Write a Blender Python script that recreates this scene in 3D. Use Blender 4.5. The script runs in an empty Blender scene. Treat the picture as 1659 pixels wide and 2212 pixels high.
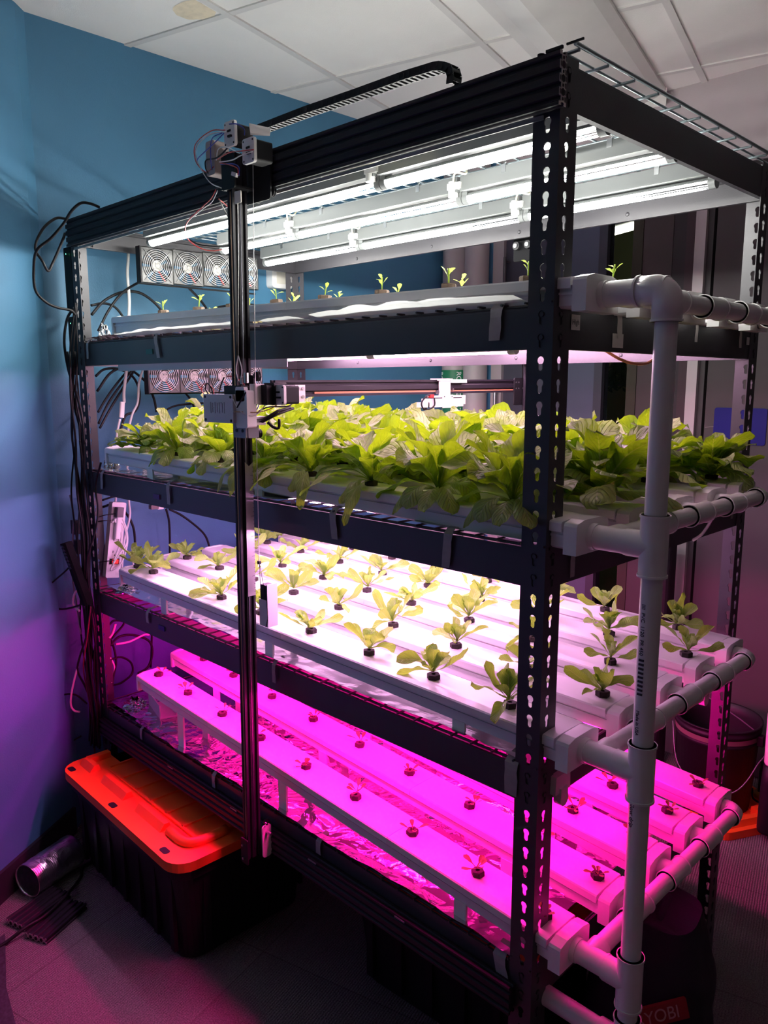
import bpy, math, random
from mathutils import Vector, Matrix, noise
PI = math.pi
C = bpy.context.scene.collection
R = random.Random(7)

# ------------------------------------------------------------------ mesh collector
class MB:
    def __init__(s): s.v = []; s.f = []; s.uv = []; s.sm = []
    def add(s, vs, fs, smooth=False, uvs=None):
        n = len(s.v)
        s.v += [tuple(v) for v in vs]
        for i, f in enumerate(fs):
            s.f.append(tuple(n + k for k in f)); s.sm.append(smooth)
            s.uv.append([uvs[k] for k in f] if uvs else None)
        return s
    def box(s, c, d, rot=None):
        h = [x / 2 for x in d]; c = Vector(c)
        vs = [Vector((x * h[0], y * h[1], z * h[2])) for x in (-1, 1) for y in (-1, 1) for z in (-1, 1)]
        if rot is not None: vs = [rot @ v for v in vs]
        return s.add([v + c for v in vs], [(0, 1, 3, 2), (4, 6, 7, 5), (0, 4, 5, 1), (2, 3, 7, 6), (0, 2, 6, 4), (1, 5, 7, 3)])
    def bx(s, x0, x1, y0, y1, z0, z1):
        return s.box(((x0 + x1) / 2, (y0 + y1) / 2, (z0 + z1) / 2), (abs(x1 - x0), abs(y1 - y0), abs(z1 - z0)))
    def prism(s, poly, p0, p1, up=(0, 0, 1), smooth=False, scale1=1.0):
        """extrude a 2-D polygon (side, up) from p0 to p1"""
        p0 = Vector(p0); p1 = Vector(p1); d = (p1 - p0).normalized(); up = Vector(up)
        side = d.cross(up).normalized(); u2 = side.cross(d).normalized()
        n = len(poly)
        vs = [p0 + side * a + u2 * b for a, b in poly] + [p1 + side * a * scale1 + u2 * b * scale1 for a, b in poly]
        fs = [(i, (i + 1) % n, n + (i + 1) % n, n + i) for i in range(n)] + [tuple(range(n))[::-1], tuple(range(n, 2 * n))]
        n0 = len(s.f); s.add(vs, fs, smooth)
        s.sm[-1] = s.sm[-2] = False
        return s
    def cyl(s, p0, p1, r, seg=20, r1=None, caps=True):
        p0 = Vector(p0); p1 = Vector(p1); r1 = r if r1 is None else r1
        d = (p1 - p0).normalized(); a = Vector((0, 0, 1)) if abs(d.z) < .9 else Vector((1, 0, 0))
        x = d.cross(a).normalized(); y = d.cross(x)
        vs = [p0 + (x * math.cos(t) + y * math.sin(t)) * r for t in [2 * PI * i / seg for i in range(seg)]]
        vs += [p1 + (x * math.cos(t) + y * math.sin(t)) * r1 for t in [2 * PI * i / seg for i in range(seg)]]
        fs = [(i, (i + 1) % seg, seg + (i + 1) % seg, seg + i) for i in range(seg)]
        s.add(vs, fs, True)
        if caps:
            s.add(vs, [tuple(range(seg))[::-1], tuple(range(seg, 2 * seg))], False)
        return s
    def pipe(s, p0, p1, r, ri, seg=24):
        """hollow pipe"""
        s.cyl(p0, p1, r, seg, caps=False)
        n0 = len(s.f); s.cyl(p0, p1, ri, seg, caps=False)
        p0 = Vector(p0); p1 = Vector(p1); d = (p1 - p0).normalized(); a = Vector((0, 0, 1)) if abs(d.z) < .9 else Vector((1, 0, 0))
        x = d.cross(a).normalized(); y = d.cross(x)
        for p in (p0, p1):
            vs = []
            for rr in (r, ri): vs += [p + (x * math.cos(2 * PI * i / seg) + y * math.sin(2 * PI * i / seg)) * rr for i in range(seg)]
            s.add(vs, [(i, (i + 1) % seg, seg + (i + 1) % seg, seg + i) for i in range(seg)])
        return s
    def tube(s, pts, r, seg=8, sub=6, smooth=True, taper=None):
        pts = [Vector(p) for p in pts]
        if sub > 1 and len(pts) > 2:
            q = [pts[0] * 2 - pts[1]] + pts + [pts[-1] * 2 - pts[-2]]; o = []
            for i in range(1, len(q) - 2):
                for k in range(sub):
                    t = k / sub; a, b, c, d = q[i - 1:i + 3]
                    o.append(.5 * ((2 * b) + (c - a) * t + (2 * a - 5 * b + 4 * c - d) * t * t + (3 * b - a - 3 * c + d) * t ** 3))
            o.append(pts[-1]); pts = o
        n = len(pts); vs = []; prev = None
        for i, p in enumerate(pts):
            d = (pts[min(i + 1, n - 1)] - pts[max(i - 1, 0)])
            d = d.normalized() if d.length > 1e-9 else Vector((0, 0, 1))
            if prev is None:
                a = Vector((0, 0, 1)) if abs(d.z) < .9 else Vector((1, 0, 0)); x = d.cross(a).normalized()
            else:
                x = prev - d * prev.dot(d); x = x.normalized() if x.length > 1e-6 else d.orthogonal().normalized()
            prev = x; y = d.cross(x); rr = r if taper is None else r * taper(i / (n - 1))
            vs += [p + (x * math.cos(2 * PI * k / seg) + y * math.sin(2 * PI * k / seg)) * rr for k in range(seg)]
        fs = [(i * seg + k, i * seg + (k + 1) % seg, (i + 1) * seg + (k + 1) % seg, (i + 1) * seg + k) for i in range(n - 1) for k in range(seg)]
        fs += [tuple(range(seg))[::-1], tuple(range((n - 1) * seg, n * seg))]
        return s.add(vs, fs, smooth)
    def lathe(s, prof, c=(0, 0, 0), axis=(0, 0, 1), seg=32, smooth=True):
        """prof: list of (radius, height)"""
        c = Vector(c); d = Vector(axis).normalized(); a = Vector((0, 0, 1)) if abs(d.z) < .9 else Vector((1, 0, 0))
        x = d.cross(a).normalized(); y = d.cross(x); vs = []
        for r, h in prof:
            vs += [c + d * h + (x * math.cos(2 * PI * k / seg) + y * math.sin(2 * PI * k / seg)) * max(r, 1e-5) for k in range(seg)]
        fs = [(i * seg + k, i * seg + (k + 1) % seg, (i + 1) * seg + (k + 1) % seg, (i + 1) * seg + k) for i in range(len(prof) - 1) for k in range(seg)]
        return s.add(vs, fs, smooth)
    def sphere(s, c, r, seg=12, sc=(1, 1, 1)):
        c = Vector(c); vs = []; n = seg // 2
        for i in range(n + 1):
            a = PI * i / n
            vs += [c + Vector((math.sin(a) * math.cos(2 * PI * k / seg) * r * sc[0], math.sin(a) * math.sin(2 * PI * k / seg) * r * sc[1], math.cos(a) * r * sc[2])) for k in range(seg)]
        fs = [(i * seg + k, (i + 1) * seg + k, (i + 1) * seg + (k + 1) % seg, i * seg + (k + 1) % seg) for i in range(n) for k in range(seg)]
        return s.add(vs, fs, True)
    def rbox(s, c, d, r=.005, axis='z', seg=4, rot=None):
        """box with rounded vertical corners about axis"""
        ax = 'xyz'.index(axis); o = [i for i in range(3) if i != ax]
        a, b, h = d[o[0]] / 2, d[o[1]] / 2, d[ax] / 2; poly = []
        for cx, cy, t0 in ((a - r, b - r, 0), (-a + r, b - r, PI / 2), (-a + r, -b + r, PI), (a - r, -b + r, 1.5 * PI)):
            for k in range(seg + 1):
                t = t0 + PI / 2 * k / seg; poly.append((cx + r * math.cos(t), cy + r * math.sin(t)))
        n = len(poly); vs = []
        for z in (-h, h):
            for p in poly:
                v = [0, 0, 0]; v[o[0]] = p[0]; v[o[1]] = p[1]; v[ax] = z
                v = Vector(v)
                if rot is not None: v = rot @ v
                vs.append(v + Vector(c))
        fs = [(i, (i + 1) % n, n + (i + 1) % n, n + i) for i in range(n)] + [tuple(range(n))[::-1], tuple(range(n, 2 * n))]
        return s.add(vs, fs)
    def grid(s, fn, nu, nv, smooth=True):
        vs = []; uv = []
        for i in range(nu + 1):
            for j in range(nv + 1):
                vs.append(fn(i / nu, j / nv)); uv.append((i / nu, j / nv))
        fs = [(i * (nv + 1) + j, (i + 1) * (nv + 1) + j, (i + 1) * (nv + 1) + j + 1, i * (nv + 1) + j + 1) for i in range(nu) for j in range(nv)]
        return s.add(vs, fs, smooth, uv)
    def mesh(s, name, m):
        me = bpy.data.meshes.new(name); me.from_pydata(s.v, [], s.f)
        me.polygons.foreach_set('use_smooth', s.sm)
        if any(u for u in s.uv):
            l = me.uv_layers.new(name='UVMap'); k = 0; fl = []
            for f, u in zip(s.f, s.uv):
                for q in range(len(f)): fl += list(u[q]) if u else [0, 0]
            l.data.foreach_set('uv', fl)
        me.materials.append(m); me.update(); return me
    def build(s, name, m, parent=None, loc=None):
        o = bpy.data.objects.new(name, s.mesh(name, m)); C.objects.link(o)
        if loc: o.location = loc
        if parent: o.parent = parent; 
        return o

def tag(o, label=None, cat=None, group=None, kind=None):
    if label: o['label'] = label
    if cat: o['category'] = cat
    if group: o['group'] = group
    if kind: o['kind'] = kind
    return o
def thing(name, label, cat, group=None, loc=(0, 0, 0), rz=0):
    o = bpy.data.objects.new(name, None); C.objects.link(o); o.location = loc; o.rotation_euler = (0, 0, rz)
    o.empty_display_size = .05
    return tag(o, label, cat, group)
def one(name, mb, m, label, cat, group=None, kind=None): return tag(mb.build(name, m), label, cat, group, kind)
def struct(name, mb, m, label=None, parent=None):
    o = mb.build(name, m, parent)
    if not parent: tag(o, label, None, None, 'structure')
    return o
kids = {}
def copy_tree(o, parent=None):
    c = o.copy(); C.objects.link(c); c.parent = parent
    for ch in [x for x in bpy.data.objects if x.parent == o]: copy_tree(ch, c)
    return c

# ------------------------------------------------------------------ materials
def mat(name, col, rough=.5, metal=0., bump=0., bscale=80., var=0., vscale=6., emit=None, estr=0., coat=0., trans=0., alpha=1., spec=.5, ior=1.5):
    m = bpy.data.materials.new(name); m.use_nodes = True; N = m.node_tree.nodes; L = m.node_tree.links
    b = N['Principled BSDF']
    b.inputs['Base Color'].default_value = (*col, 1); b.inputs['Roughness'].default_value = rough; b.inputs['Metallic'].default_value = metal
    b.inputs['Coat Weight'].default_value = coat; b.inputs['Transmission Weight'].default_value = trans; b.inputs['Alpha'].default_value = alpha
    b.inputs['Specular IOR Level'].default_value = spec; b.inputs['IOR'].default_value = ior
    tc = N.new('ShaderNodeTexCoord')
    if var >= 0:
        v = var if var > 0 else .04
        nz = N.new('ShaderNodeTexNoise'); nz.inputs['Scale'].default_value = vscale; nz.inputs['Detail'].default_value = 4
        L.new(tc.outputs['Object'], nz.inputs['Vector'])
        mr = N.new('ShaderNodeMapRange'); mr.inputs['From Min'].default_value = .3; mr.inputs['From Max'].default_value = .7
        mr.inputs['To Min'].default_value = 1 - v; mr.inputs['To Max'].default_value = 1 + v; L.new(nz.outputs['Fac'], mr.inputs['Value'])
        vm = N.new('ShaderNodeVectorMath'); vm.operation = 'SCALE'; vm.inputs[0].default_value = col
        L.new(mr.outputs['Result'], vm.inputs['Scale']); L.new(vm.outputs['Vector'], b.inputs['Base Color'])
    if bump > 0:
        n2 = N.new('ShaderNodeTexNoise'); n2.inputs['Scale'].default_value = bscale; n2.inputs['Detail'].default_value = 3
        L.new(tc.outputs['Object'], n2.inputs['Vector'])
        bp = N.new('ShaderNodeBump'); bp.inputs['Strength'].default_value = bump; bp.inputs['Distance'].default_value = .002
        L.new(n2.outputs['Fac'], bp.inputs['Height']); L.new(bp.outputs['Normal'], b.inputs['Normal'])
    if emit:
        b.inputs['Emission Color'].default_value = (*emit, 1); b.inputs['Emission Strength'].default_value = estr
    return m
def emitter(name, col, s):
    m = bpy.data.materials.new(name); m.use_nodes = True; N = m.node_tree.nodes; L = m.node_tree.links
    N.clear(); e = N.new('ShaderNodeEmission'); e.inputs[0].default_value = (*col, 1); e.inputs[1].default_value = s
    o = N.new('ShaderNodeOutputMaterial'); L.new(e.outputs[0], o.inputs[0]); return m

def leaf_mat(name, col, tcol, tr=.42, vein=(.62, .68, .38), vs=13., under=None):
    m = bpy.data.materials.new(name); m.use_nodes = True; N = m.node_tree.nodes; L = m.node_tree.links
    b = N['Principled BSDF']; out = N['Material Output']
    uv = N.new('ShaderNodeUVMap'); uv.uv_map = 'UVMap'
    sp = N.new('ShaderNodeSeparateXYZ'); L.new(uv.outputs[0], sp.inputs[0])   # x = along, y = across
    def M(op, a=None, c=None, cl=False):
        n = N.new('ShaderNodeMath'); n.operation = op; n.use_clamp = cl
        for k, q in enumerate((a, c)):
            if q is None: continue
            if isinstance(q, (int, float)): n.inputs[k].default_value = q
            else: L.new(q, n.inputs[k])
        return n.outputs[0]
    ac = M('ABSOLUTE', M('SUBTRACT', sp.outputs[1], .5))
    wid = M('ADD', M('MULTIPLY', M('SUBTRACT', 1., sp.outputs[0]), .085), .008)
    rib = M('SUBTRACT', 1., M('DIVIDE', ac, wid), True)
    wv = M('SINE', M('MULTIPLY', M('SUBTRACT', sp.outputs[0], M('MULTIPLY', ac, .55)), vs * 2 * PI))
    vn = M('POWER', M('MULTIPLY', M('ADD', wv, 1.), .5), 9.)
    tc = N.new('ShaderNodeTexCoord'); nz = N.new('ShaderNodeTexNoise'); nz.inputs['Scale'].default_value = 22; L.new(tc.outputs['Object'], nz.inputs['Vector'])
    mx = N.new('ShaderNodeMixRGB'); mx.inputs[1].default_value = (*[c * .78 for c in col], 1); mx.inputs[2].default_value = (*[min(1, c * 1.2) for c in col], 1)
    L.new(nz.outputs['Fac'], mx.inputs[0])
    m2 = N.new('ShaderNodeMixRGB'); L.new(M('ADD', rib, M('MULTIPLY', vn, .38), True), m2.inputs[0]); L.new(mx.outputs[0], m2.inputs[1]); m2.inputs[2].default_value = (*vein, 1)
    src = m2.outputs[0]
    if under:      # leaf undersides are greener; lamplight on upper faces is put into their paler colour
        ge = N.new('ShaderNodeNewGeometry'); m3 = N.new('ShaderNodeMixRGB'); L.new(ge.outputs['Backfacing'], m3.inputs[0]); L.new(src, m3.inputs[1])
        m4 = N.new('ShaderNodeMixRGB'); L.new(M('MULTIPLY', rib, .8), m4.inputs[0]); m4.inputs[1].default_value = (*under, 1); m4.inputs[2].default_value = (*vein, 1); L.new(m4.outputs[0], m3.inputs[2]); src = m3.outputs[0]
    L.new(src, b.inputs['Base Color']); b.inputs['Roughness'].default_value = .42
    bp = N.new('ShaderNodeBump'); bp.inputs['Strength'].default_value = .9; bp.inputs['Distance'].default_value = .005
    vo = N.new('ShaderNodeTexVoronoi'); vo.inputs['Scale'].default_value = 75; L.new(tc.outputs['Object'], vo.inputs['Vector'])
    L.new(M('ADD', M('MULTIPLY', vn, -.6), M('MULTIPLY', vo.outputs['Distance'], .8)), bp.inputs['Height']); L.new(bp.outputs[0], b.inputs['Normal'])
    t = N.new('ShaderNodeBsdfTranslucent'); t.inputs[0].default_value = (*tcol, 1)
    ms = N.new('ShaderNodeMixShader'); ms.inputs[0].default_value = tr
    L.new(b.outputs[0], ms.inputs[1]); L.new(t.outputs[0], ms.inputs[2]); L.new(ms.outputs[0], out.inputs[0])
    return m

def foil_mat(name, strength=1., rough=.16, scale=9., fc=.86):
    m = bpy.data.materials.new(name); m.use_nodes = True; N = m.node_tree.nodes; L = m.node_tree.links
    b = N['Principled BSDF']; b.inputs['Base Color'].default_value = (fc, fc, fc * 1.01, 1); b.inputs['Metallic'].default_value = 1; b.inputs['Roughness'].default_value = rough
    tc = N.new('ShaderNodeTexCoord'); nz = N.new('ShaderNodeTexNoise'); nz.inputs['Scale'].default_value = 5; nz.inputs['Detail'].default_value = 2
    L.new(tc.outputs['Object'], nz.inputs['Vector'])
    mp = N.new('ShaderNodeVectorMath'); mp.operation = 'MULTIPLY_ADD'; L.new(nz.outputs['Color'], mp.inputs[0]); mp.inputs[1].default_value = (.22, .22, .22); L.new(tc.outputs['Object'], mp.inputs[2])
    prev = None
    for sc, st, ds in ((scale, .9, .012), (scale * 3.1, .8, .005), (scale * 8, .35, .0016)):
        v = N.new('ShaderNodeTexVoronoi'); v.feature = 'F1'; v.inputs['Scale'].default_value = sc; L.new(mp.outputs[0], v.inputs['Vector'])
        bp = N.new('ShaderNodeBump'); bp.inputs['Strength'].default_value = st * strength; bp.inputs['Distance'].default_value = ds
        L.new(v.outputs['Distance'], bp.inputs['Height'])
        if prev: L.new(prev.outputs[0], bp.inputs['Normal'])
        prev = bp
    L.new(prev.outputs[0], b.inputs['Normal'])
    return m

M_black = mat('black_powder_coat', (.045, .043, .05), .42, bump=.12, bscale=500)
M_alu_black = mat('black_anodised_aluminium', (.014, .012, .017), .50, spec=.28)
M_alu_cut = mat('bare_cut_aluminium', (.5, .47, .46), .4, .7)
M_pvc = mat('white_pvc', (.80, .79, .78), .32, var=.02)
M_pvc2 = mat('white_pvc_fitting', (.84, .83, .82), .28, var=.02)
M_ink = mat('black_print', (.03, .03, .04), .6)
M_chan = mat('white_channel_plastic', (.82, .82, .82), .38, var=.02)
M_chan_in = mat('white_channel_lip', (.70, .70, .71), .4, var=.02)
M_plug = mat('dark_growing_plug', (.035, .028, .024), .9, bump=.6, bscale=300, var=.2, vscale=120)
M_plug_tan = mat('brown_growing_plug', (.16, .11, .08), .9, bump=.6, bscale=300, var=.2, vscale=120)
M_zinc = mat('zinc_plated_wire', (.35, .42, .45), .35, .7)
M_decks = mat('dark_coated_wire', (.05, .05, .055), .4)
M_steel = mat('bright_steel', (.6, .6, .6), .3, 1.)
M_house = mat('white_lamp_housing', (.62, .63, .62), .35)
M_house_alu = mat('grey_aluminium_lamp_housing', (.15, .16, .16), .4, var=.05)
M_print3d = mat('white_printed_plastic', (.78, .75, .74), .5, bump=.15, bscale=400)
M_print3d_box = mat('grey_white_printed_plastic', (.60, .58, .60), .5, bump=.15, bscale=300)
M_plastic_k = mat('black_plastic', (.012, .012, .014), .5, spec=.22)
M_rubber = mat('black_cable_rubber', (.009, .008, .010), .5, spec=.25)
M_wcable = mat('white_cable_plastic', (.75, .74, .72), .4)
M_red = mat('red_wire', (.6, .03, .03), .4)
M_bluew = mat('blue_wire', (.03, .05, .4), .4)
M_ywire = mat('cream_cord', (.75, .72, .52), .4)
M_tape = mat('matt_translucent_tape', (.34, .31, .31), .6, var=.08, vscale=60)
M_tapew = mat('white_tape', (.75, .72, .68), .6)
M_grey = mat('grey_plate', (.2, .2, .24), .4, .3)
M_orange = mat('orange_tote_plastic', (.86, .115, .012), .5, var=.05, bump=.2, bscale=60)
M_foil = foil_mat('crinkled_foil', .9, .09, 9., .58)
M_foil_s = foil_mat('smooth_film', .35, .12, 5.)
M_foil_l3 = foil_mat('foil_flat', .5, .16, 6.)
M_leaf = leaf_mat('lettuce_leaf', (.39, .49, .20), (.38, .60, .010), .40, (.66, .64, .46), 11., (.17, .36, .035))
M_leaf_y = leaf_mat('young_lettuce_leaf', (.28, .52, .09), (.45, .70, .06), .34)
M_leaf_s = leaf_mat('seedling_leaf', (.42, .55, .10), (.6, .75, .10), .35)
M_leaf_r = leaf_mat('bottom_seedling_leaf', (.30, .42, .06), (.30, .40, .06), .3, (.4, .5, .15))  # darker green for the bottom-shelf seedlings
M_stem = mat('pale_stem', (.50, .55, .28), .5)

# ------------------------------------------------------------------ storage rack
PIT = .0381; H0 = 2.05; W = 1.830; D = .928; FW = .0515; HG = .023
BT = [2.1315, 1.7505, 1.3314, .9123, .4932]; BH = .0697; PTOP = 2.141

def keyloop():
    rb, rs = .0069, .0044; pts = []
    a0 = -math.acos(rs / rb)
    for k in range(13):
        a = a0 + (PI - 2 * a0) * k / 12; pts.append((rb * math.cos(a), -rb + rb * math.sin(a)))
    zb = -.0245 + rs
    for k in range(9):
        a = PI + PI * k / 8; pts.append((rs * math.cos(a), zb + rs * math.sin(a)))
    return pts
KL = keyloop()

def perforated(mb, o, U, Nn, width, z0, z1, tops, hc, th=.002):
    o = Vector(o); U = Vector(U); Nn = Vector(Nn); Z = Vector((0, 0, 1))
    def P(u, z, d): return o + U * u + Z * z + Nn * d
    def quad(u0, u1, a, b):
        for d in (0, -th): mb.add([P(u0, a, d), P(u1, a, d), P(u1, b, d), P(u0, b, d)], [(0, 1, 2, 3)])
    zc = z1
    for t in sorted(tops, reverse=True):
        a, b = t + .0068, t - .0313
        if a > zc: a = zc
        if zc - a > 1e-5: quad(0, width, zc, a)
        inner = [(hc + x, t + y) for x, y in KL]; c = (hc, t - .012); outer = []
        for x, y in inner:
            dx, dy = x - c[0], y - c[1]; ts = []
            if abs(dx) > 1e-9: ts.append(((width if dx > 0 else 0) - c[0]) / dx)
            if abs(dy) > 1e-9: ts.append(((a if dy > 0 else b) - c[1]) / dy)
            k = min(v for v in ts if v > 0); outer.append([c[0] + dx * k, c[1] + dy * k])
        for cx in (0, width):
            for cz in (a, b):
                j = min(range(len(outer)), key=lambda q: (outer[q][0] - cx) ** 2 + (outer[q][1] - cz) ** 2); outer[j] = [cx, cz]
        n = len(inner)
        for d in (0, -th):
            vs = [P(x, y, d) for x, y in inner] + [P(x, y, d) for x, y in outer]
            mb.add(vs, [(i, (i + 1) % n, n + (i + 1) % n, n + i) for i in range(n)])
        vs = [P(x, y, 0) for x, y in inner] + [P(x, y, -th) for x, y in inner]
        mb.add(vs, [(i, (i + 1) % n, n + (i + 1) % n, n + i) for i in range(n)])
        zc = b
    if zc > z0: quad(0, width, zc, z0)
    mb.add([P(width, z0, 0), P(width, z1, 0), P(width, z1, -th), P(width, z0, -th)], [(0, 1, 2, 3)])
    for z in (z0, z1): mb.add([P(0, z, 0), P(width, z, 0), P(width, z, -th), P(0, z, -th)], [(0, 1, 2, 3)])

rack = thing('storage_rack', 'tall black steel boltless rack with perforated angle posts, carrying the planting channels', 'rack')
TOPS = [H0 - k * PIT for k in range(-2, 52)]
for cx, cy, sx, sy in ((W, 0, -1, 1), (0, 0, 1, 1), (W, D, -1, -1), (0, D, 1, -1)):
    b = MB()
    perforated(b, (cx, cy, 0), (sx, 0, 0), (0, -sy, 0), FW, 0, PTOP, TOPS, HG)
    perforated(b, (cx, cy, 0), (0, sy, 0), (-sx, 0, 0), FW, 0, PTOP, TOPS, HG)
    p = b.build('post', M_black, rack)
    f = MB(); f.bx(cx - .002 * sx, cx + (FW + .002) * sx, cy - .002 * sy, cy + (FW + .002) * sy, 0, .004); f.build('post_foot', M_plastic_k, p)
# beams: face plate, rolled top step, bottom lip
def beam_poly(h): return [(0, 0), (0, -h), (.012, -h), (.012, -h + .002), (.002, -h + .002), (.002, -.016), (.020, -.016), (.020, -.014), (.006, -.0135), (.005, -.002), (.002, 0)]
for li, bt in enumerate(BT):
    for (y, s) in ((.0022, 1), (D - .0022, -1)):
        b = MB(); pl = [(a * (-s), c) for a, c in beam_poly(BH)]
        b.prism(pl, (.004, y, bt), (W - .004, y, bt))
        # rolled upper shoulder
        b.cyl((.03, y + .0035 * s, bt - .0035), (W - .03, y + .0035 * s, bt - .0035), .0038, 10)
        for x in (.91,):
            for q, rr in ((.016, .0035), (.035, .0045), (.054, .0035)): b.cyl((x, y - .001 * s, bt - q), (x, y + .0005 * s, bt - q), rr, 10)
        for x in (HG, W - HG):
            for q in (8, 9): b.cyl((x, y, bt - .012 - (q - 8) * PIT), (x, y - .0035 * s, bt - .012 - (q - 8) * PIT), .0042, 10)
        for x in ((.37, .74, 1.1, 1.46) if s < 0 else ()):     # rivets seen on the inner face of the rear beams
            for q in (.02, .05): b.sphere((x, y + .002 * s, bt - q), .006, 10, (1, .5, 1))
        o = b.build('long_beam', M_black, rack)
    for (x, s) in ((W - .0022, -1), (.0022, 1)):
        b = MB(); pl = [(a * s, c) for a, c in beam_poly(BH)]
        b.prism(pl, (x, .004, bt), (x, D - .004, bt))
        b.cyl((x + .0035 * s, .03, bt - .0035), (x + .0035 * s, D - .03, bt - .0035), .0038, 10)
        for y in (HG, D - HG):
            for q in (0, 1): b.cyl((x, y, bt - .012 - q * PIT), (x - .0035 * s, y, bt - .012 - q * PIT), .0042, 10)
        b.build('end_beam', M_black, rack)
    # wire deck
    b = MB(); m = M_zinc if li == 0 else M_decks
    z = bt + (.0035 if li else .008)
    for i in range(11):
        y = .012 + (D - .024) * i / 10
        b.cyl((.0, y, z), (W + (.024 if li == 0 else 0), y, z + (.0 if li else .002)), .0028 if i % 10 else .0032, 8)
    n = 37
    for i in range(n):
        x = .008 + (W - .012) * i / (n - 1)
        b.cyl((x, -.004 if li else .022, z + .0045), (x, D + .004, z + .0045), .0024, 6)
    if li == 0:
        b.cyl((W + .024, .0, z + .008), (W + .024, D, z + .008), .0036, 8)
        for x in (.05, .9, 1.75):
            for y in (.012, D - .012): b.cyl((x, y, bt - .002), (x, y, z), .003, 6)
    b.build('wire_deck', m, rack)

# ------------------------------------------------------------------ room
def prism_box(corners, z0, z1, mb):
    n = len(corners); vs = [(x, y, z0) for x, y in corners] + [(x, y, z1) for x, y in corners]
    mb.add(vs, [(i, (i + 1) % n, n + (i + 1) % n, n + i) for i in range(n)] + [tuple(range(n)), tuple(range(n, 2 * n))])
CZ = 2.785; BY = 2.06; WX = -.13
M_blue = mat('blue_wall_paint', (.058, .190, .325), .55, bump=.25, bscale=220, var=.015)
M_wallg = mat('pale_grey_wall_paint', (.40, .35, .36), .6, bump=.2, bscale=220, var=.015)
M_dark_door = mat('dark_grey_door_paint', (.050, .045, .047), .6, var=.03, spec=.12)
M_frame_l = mat('light_grey_door_frame', (.30, .28, .29), .45)
M_frame_d = mat('charcoal_frame', (.055, .055, .06), .45)
M_ceil = mat('white_ceiling_tile', (.84, .82, .79), .8, bump=.3, bscale=260, var=.02)
M_grid = mat('white_ceiling_grid', (.68, .66, .64), .5)
M_base = mat('dark_rubber_baseboard', (.022, .02, .024), .5)
def carpet_mat():
    m = bpy.data.materials.new('grey_carpet_tile'); m.use_nodes = True; N = m.node_tree.nodes; L = m.node_tree.links; b = N['Principled BSDF']
    tc = N.new('ShaderNodeTexCoord'); mp = N.new('ShaderNodeMapping'); mp.inputs['Rotation'].default_value = (0, 0, -.26); mp.inputs['Location'].default_value = (.12, .2, 0)
    L.new(tc.outputs['Object'], mp.inputs[0])
    ck = N.new('ShaderNodeTexBrick'); ck.offset = 0; ck.inputs['Scale'].default_value = 1; ck.inputs['Brick Width'].default_value = .5; ck.inputs['Row Height'].default_value = .5
    ck.inputs['Mortar Size'].default_value = .002; ck.inputs['Color1'].default_value = (.17, .152, .148, 1); ck.inputs['Color2'].default_value = (.14, .126, .123, 1); ck.inputs['Mortar'].default_value = (.11, .095, .09, 1)
    ck.inputs['Mortar Smooth'].default_value = 0; L.new(mp.outputs[0], ck.inputs['Vector'])
    nz = N.new('ShaderNodeTexNoise'); nz.inputs['Scale'].default_value = 260; nz.inputs['Detail'].default_value = 3; L.new(mp.outputs[0], nz.inputs['Vector'])
    w = N.new('ShaderNodeTexWave'); w.inputs['Scale'].default_value = 42; w.inputs['Distortion'].default_value = 1.2; L.new(mp.outputs[0], w.inputs['Vector'])
    mr = N.new('ShaderNodeMapRange'); mr.inputs['From Min'].default_value = .3; mr.inputs['From Max'].default_value = .7; mr.inputs['To Min'].default_value = .55; mr.inputs['To Max'].default_value = 1.4
    L.new(nz.outputs['Fac'], mr.inputs['Value'])
    vm = N.new('ShaderNodeVectorMath'); vm.operation = 'SCALE'; L.new(ck.outputs['Color'], vm.inputs[0]); L.new(mr.outputs['Result'], vm.inputs['Scale'])
    L.new(vm.outputs[0], b.inputs['Base Color']); b.inputs['Roughness'].default_value = .95
    ad = N.new('ShaderNodeMath'); ad.operation = 'ADD'; L.new(nz.outputs['Fac'], ad.inputs[0]); L.new(w.outputs['Fac'], ad.inputs[1])
    bp = N.new('ShaderNodeBump'); bp.inputs['Strength'].default_value = .7; bp.inputs['Distance'].default_value = .004; L.new(ad.outputs[0], bp.inputs['Height']); L.new(bp.outputs[0], b.inputs['Normal'])
    return m
M_carpet = carpet_mat()
struct('floor', MB().bx(-1.6, 5.2, -4.2, 6.2, -.06, 0), M_carpet, 'grey carpet tile floor')
b = MB(); prism_box([(-.04, -.075), (WX, -.05), (WX, BY), (WX - .12, BY), (WX - .12, -.05)][1:], 0, CZ + .05, b)
struct('wall_back', b, M_blue, 'blue painted wall behind the left end of the rack')
# oblique left wall: starts at an outside corner close to the rack and runs towards the viewer
E0 = Vector((-.085, -.09)); Ed = Vector((.54, -.84)).normalized(); En = Vector((-Ed.y, Ed.x)) * -1
E1 = E0 + Ed * 3.2; T = En * .05
b = MB(); prism_box([tuple(E0), tuple(E1), tuple(E1 + T * 3), tuple(E0 + T * 3), (-.28, -.02), (-.128, -.045)], 0, CZ + .05, b)
struct('wall_left', b, M_blue, 'blue painted side wall left of the rack')
bb = En * -.012
b = MB(); prism_box([tuple(E0 + bb), tuple(E1 + bb), tuple(E1), tuple(E0)], 0, .10, b); struct('baseboard_left', b, M_base, 'dark rubber baseboard')
b = MB(); b.bx(WX, WX + .008, -.03, BY, 0, .10); struct('baseboard_back', b, M_base, 'dark rubber baseboard behind the rack')
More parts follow.
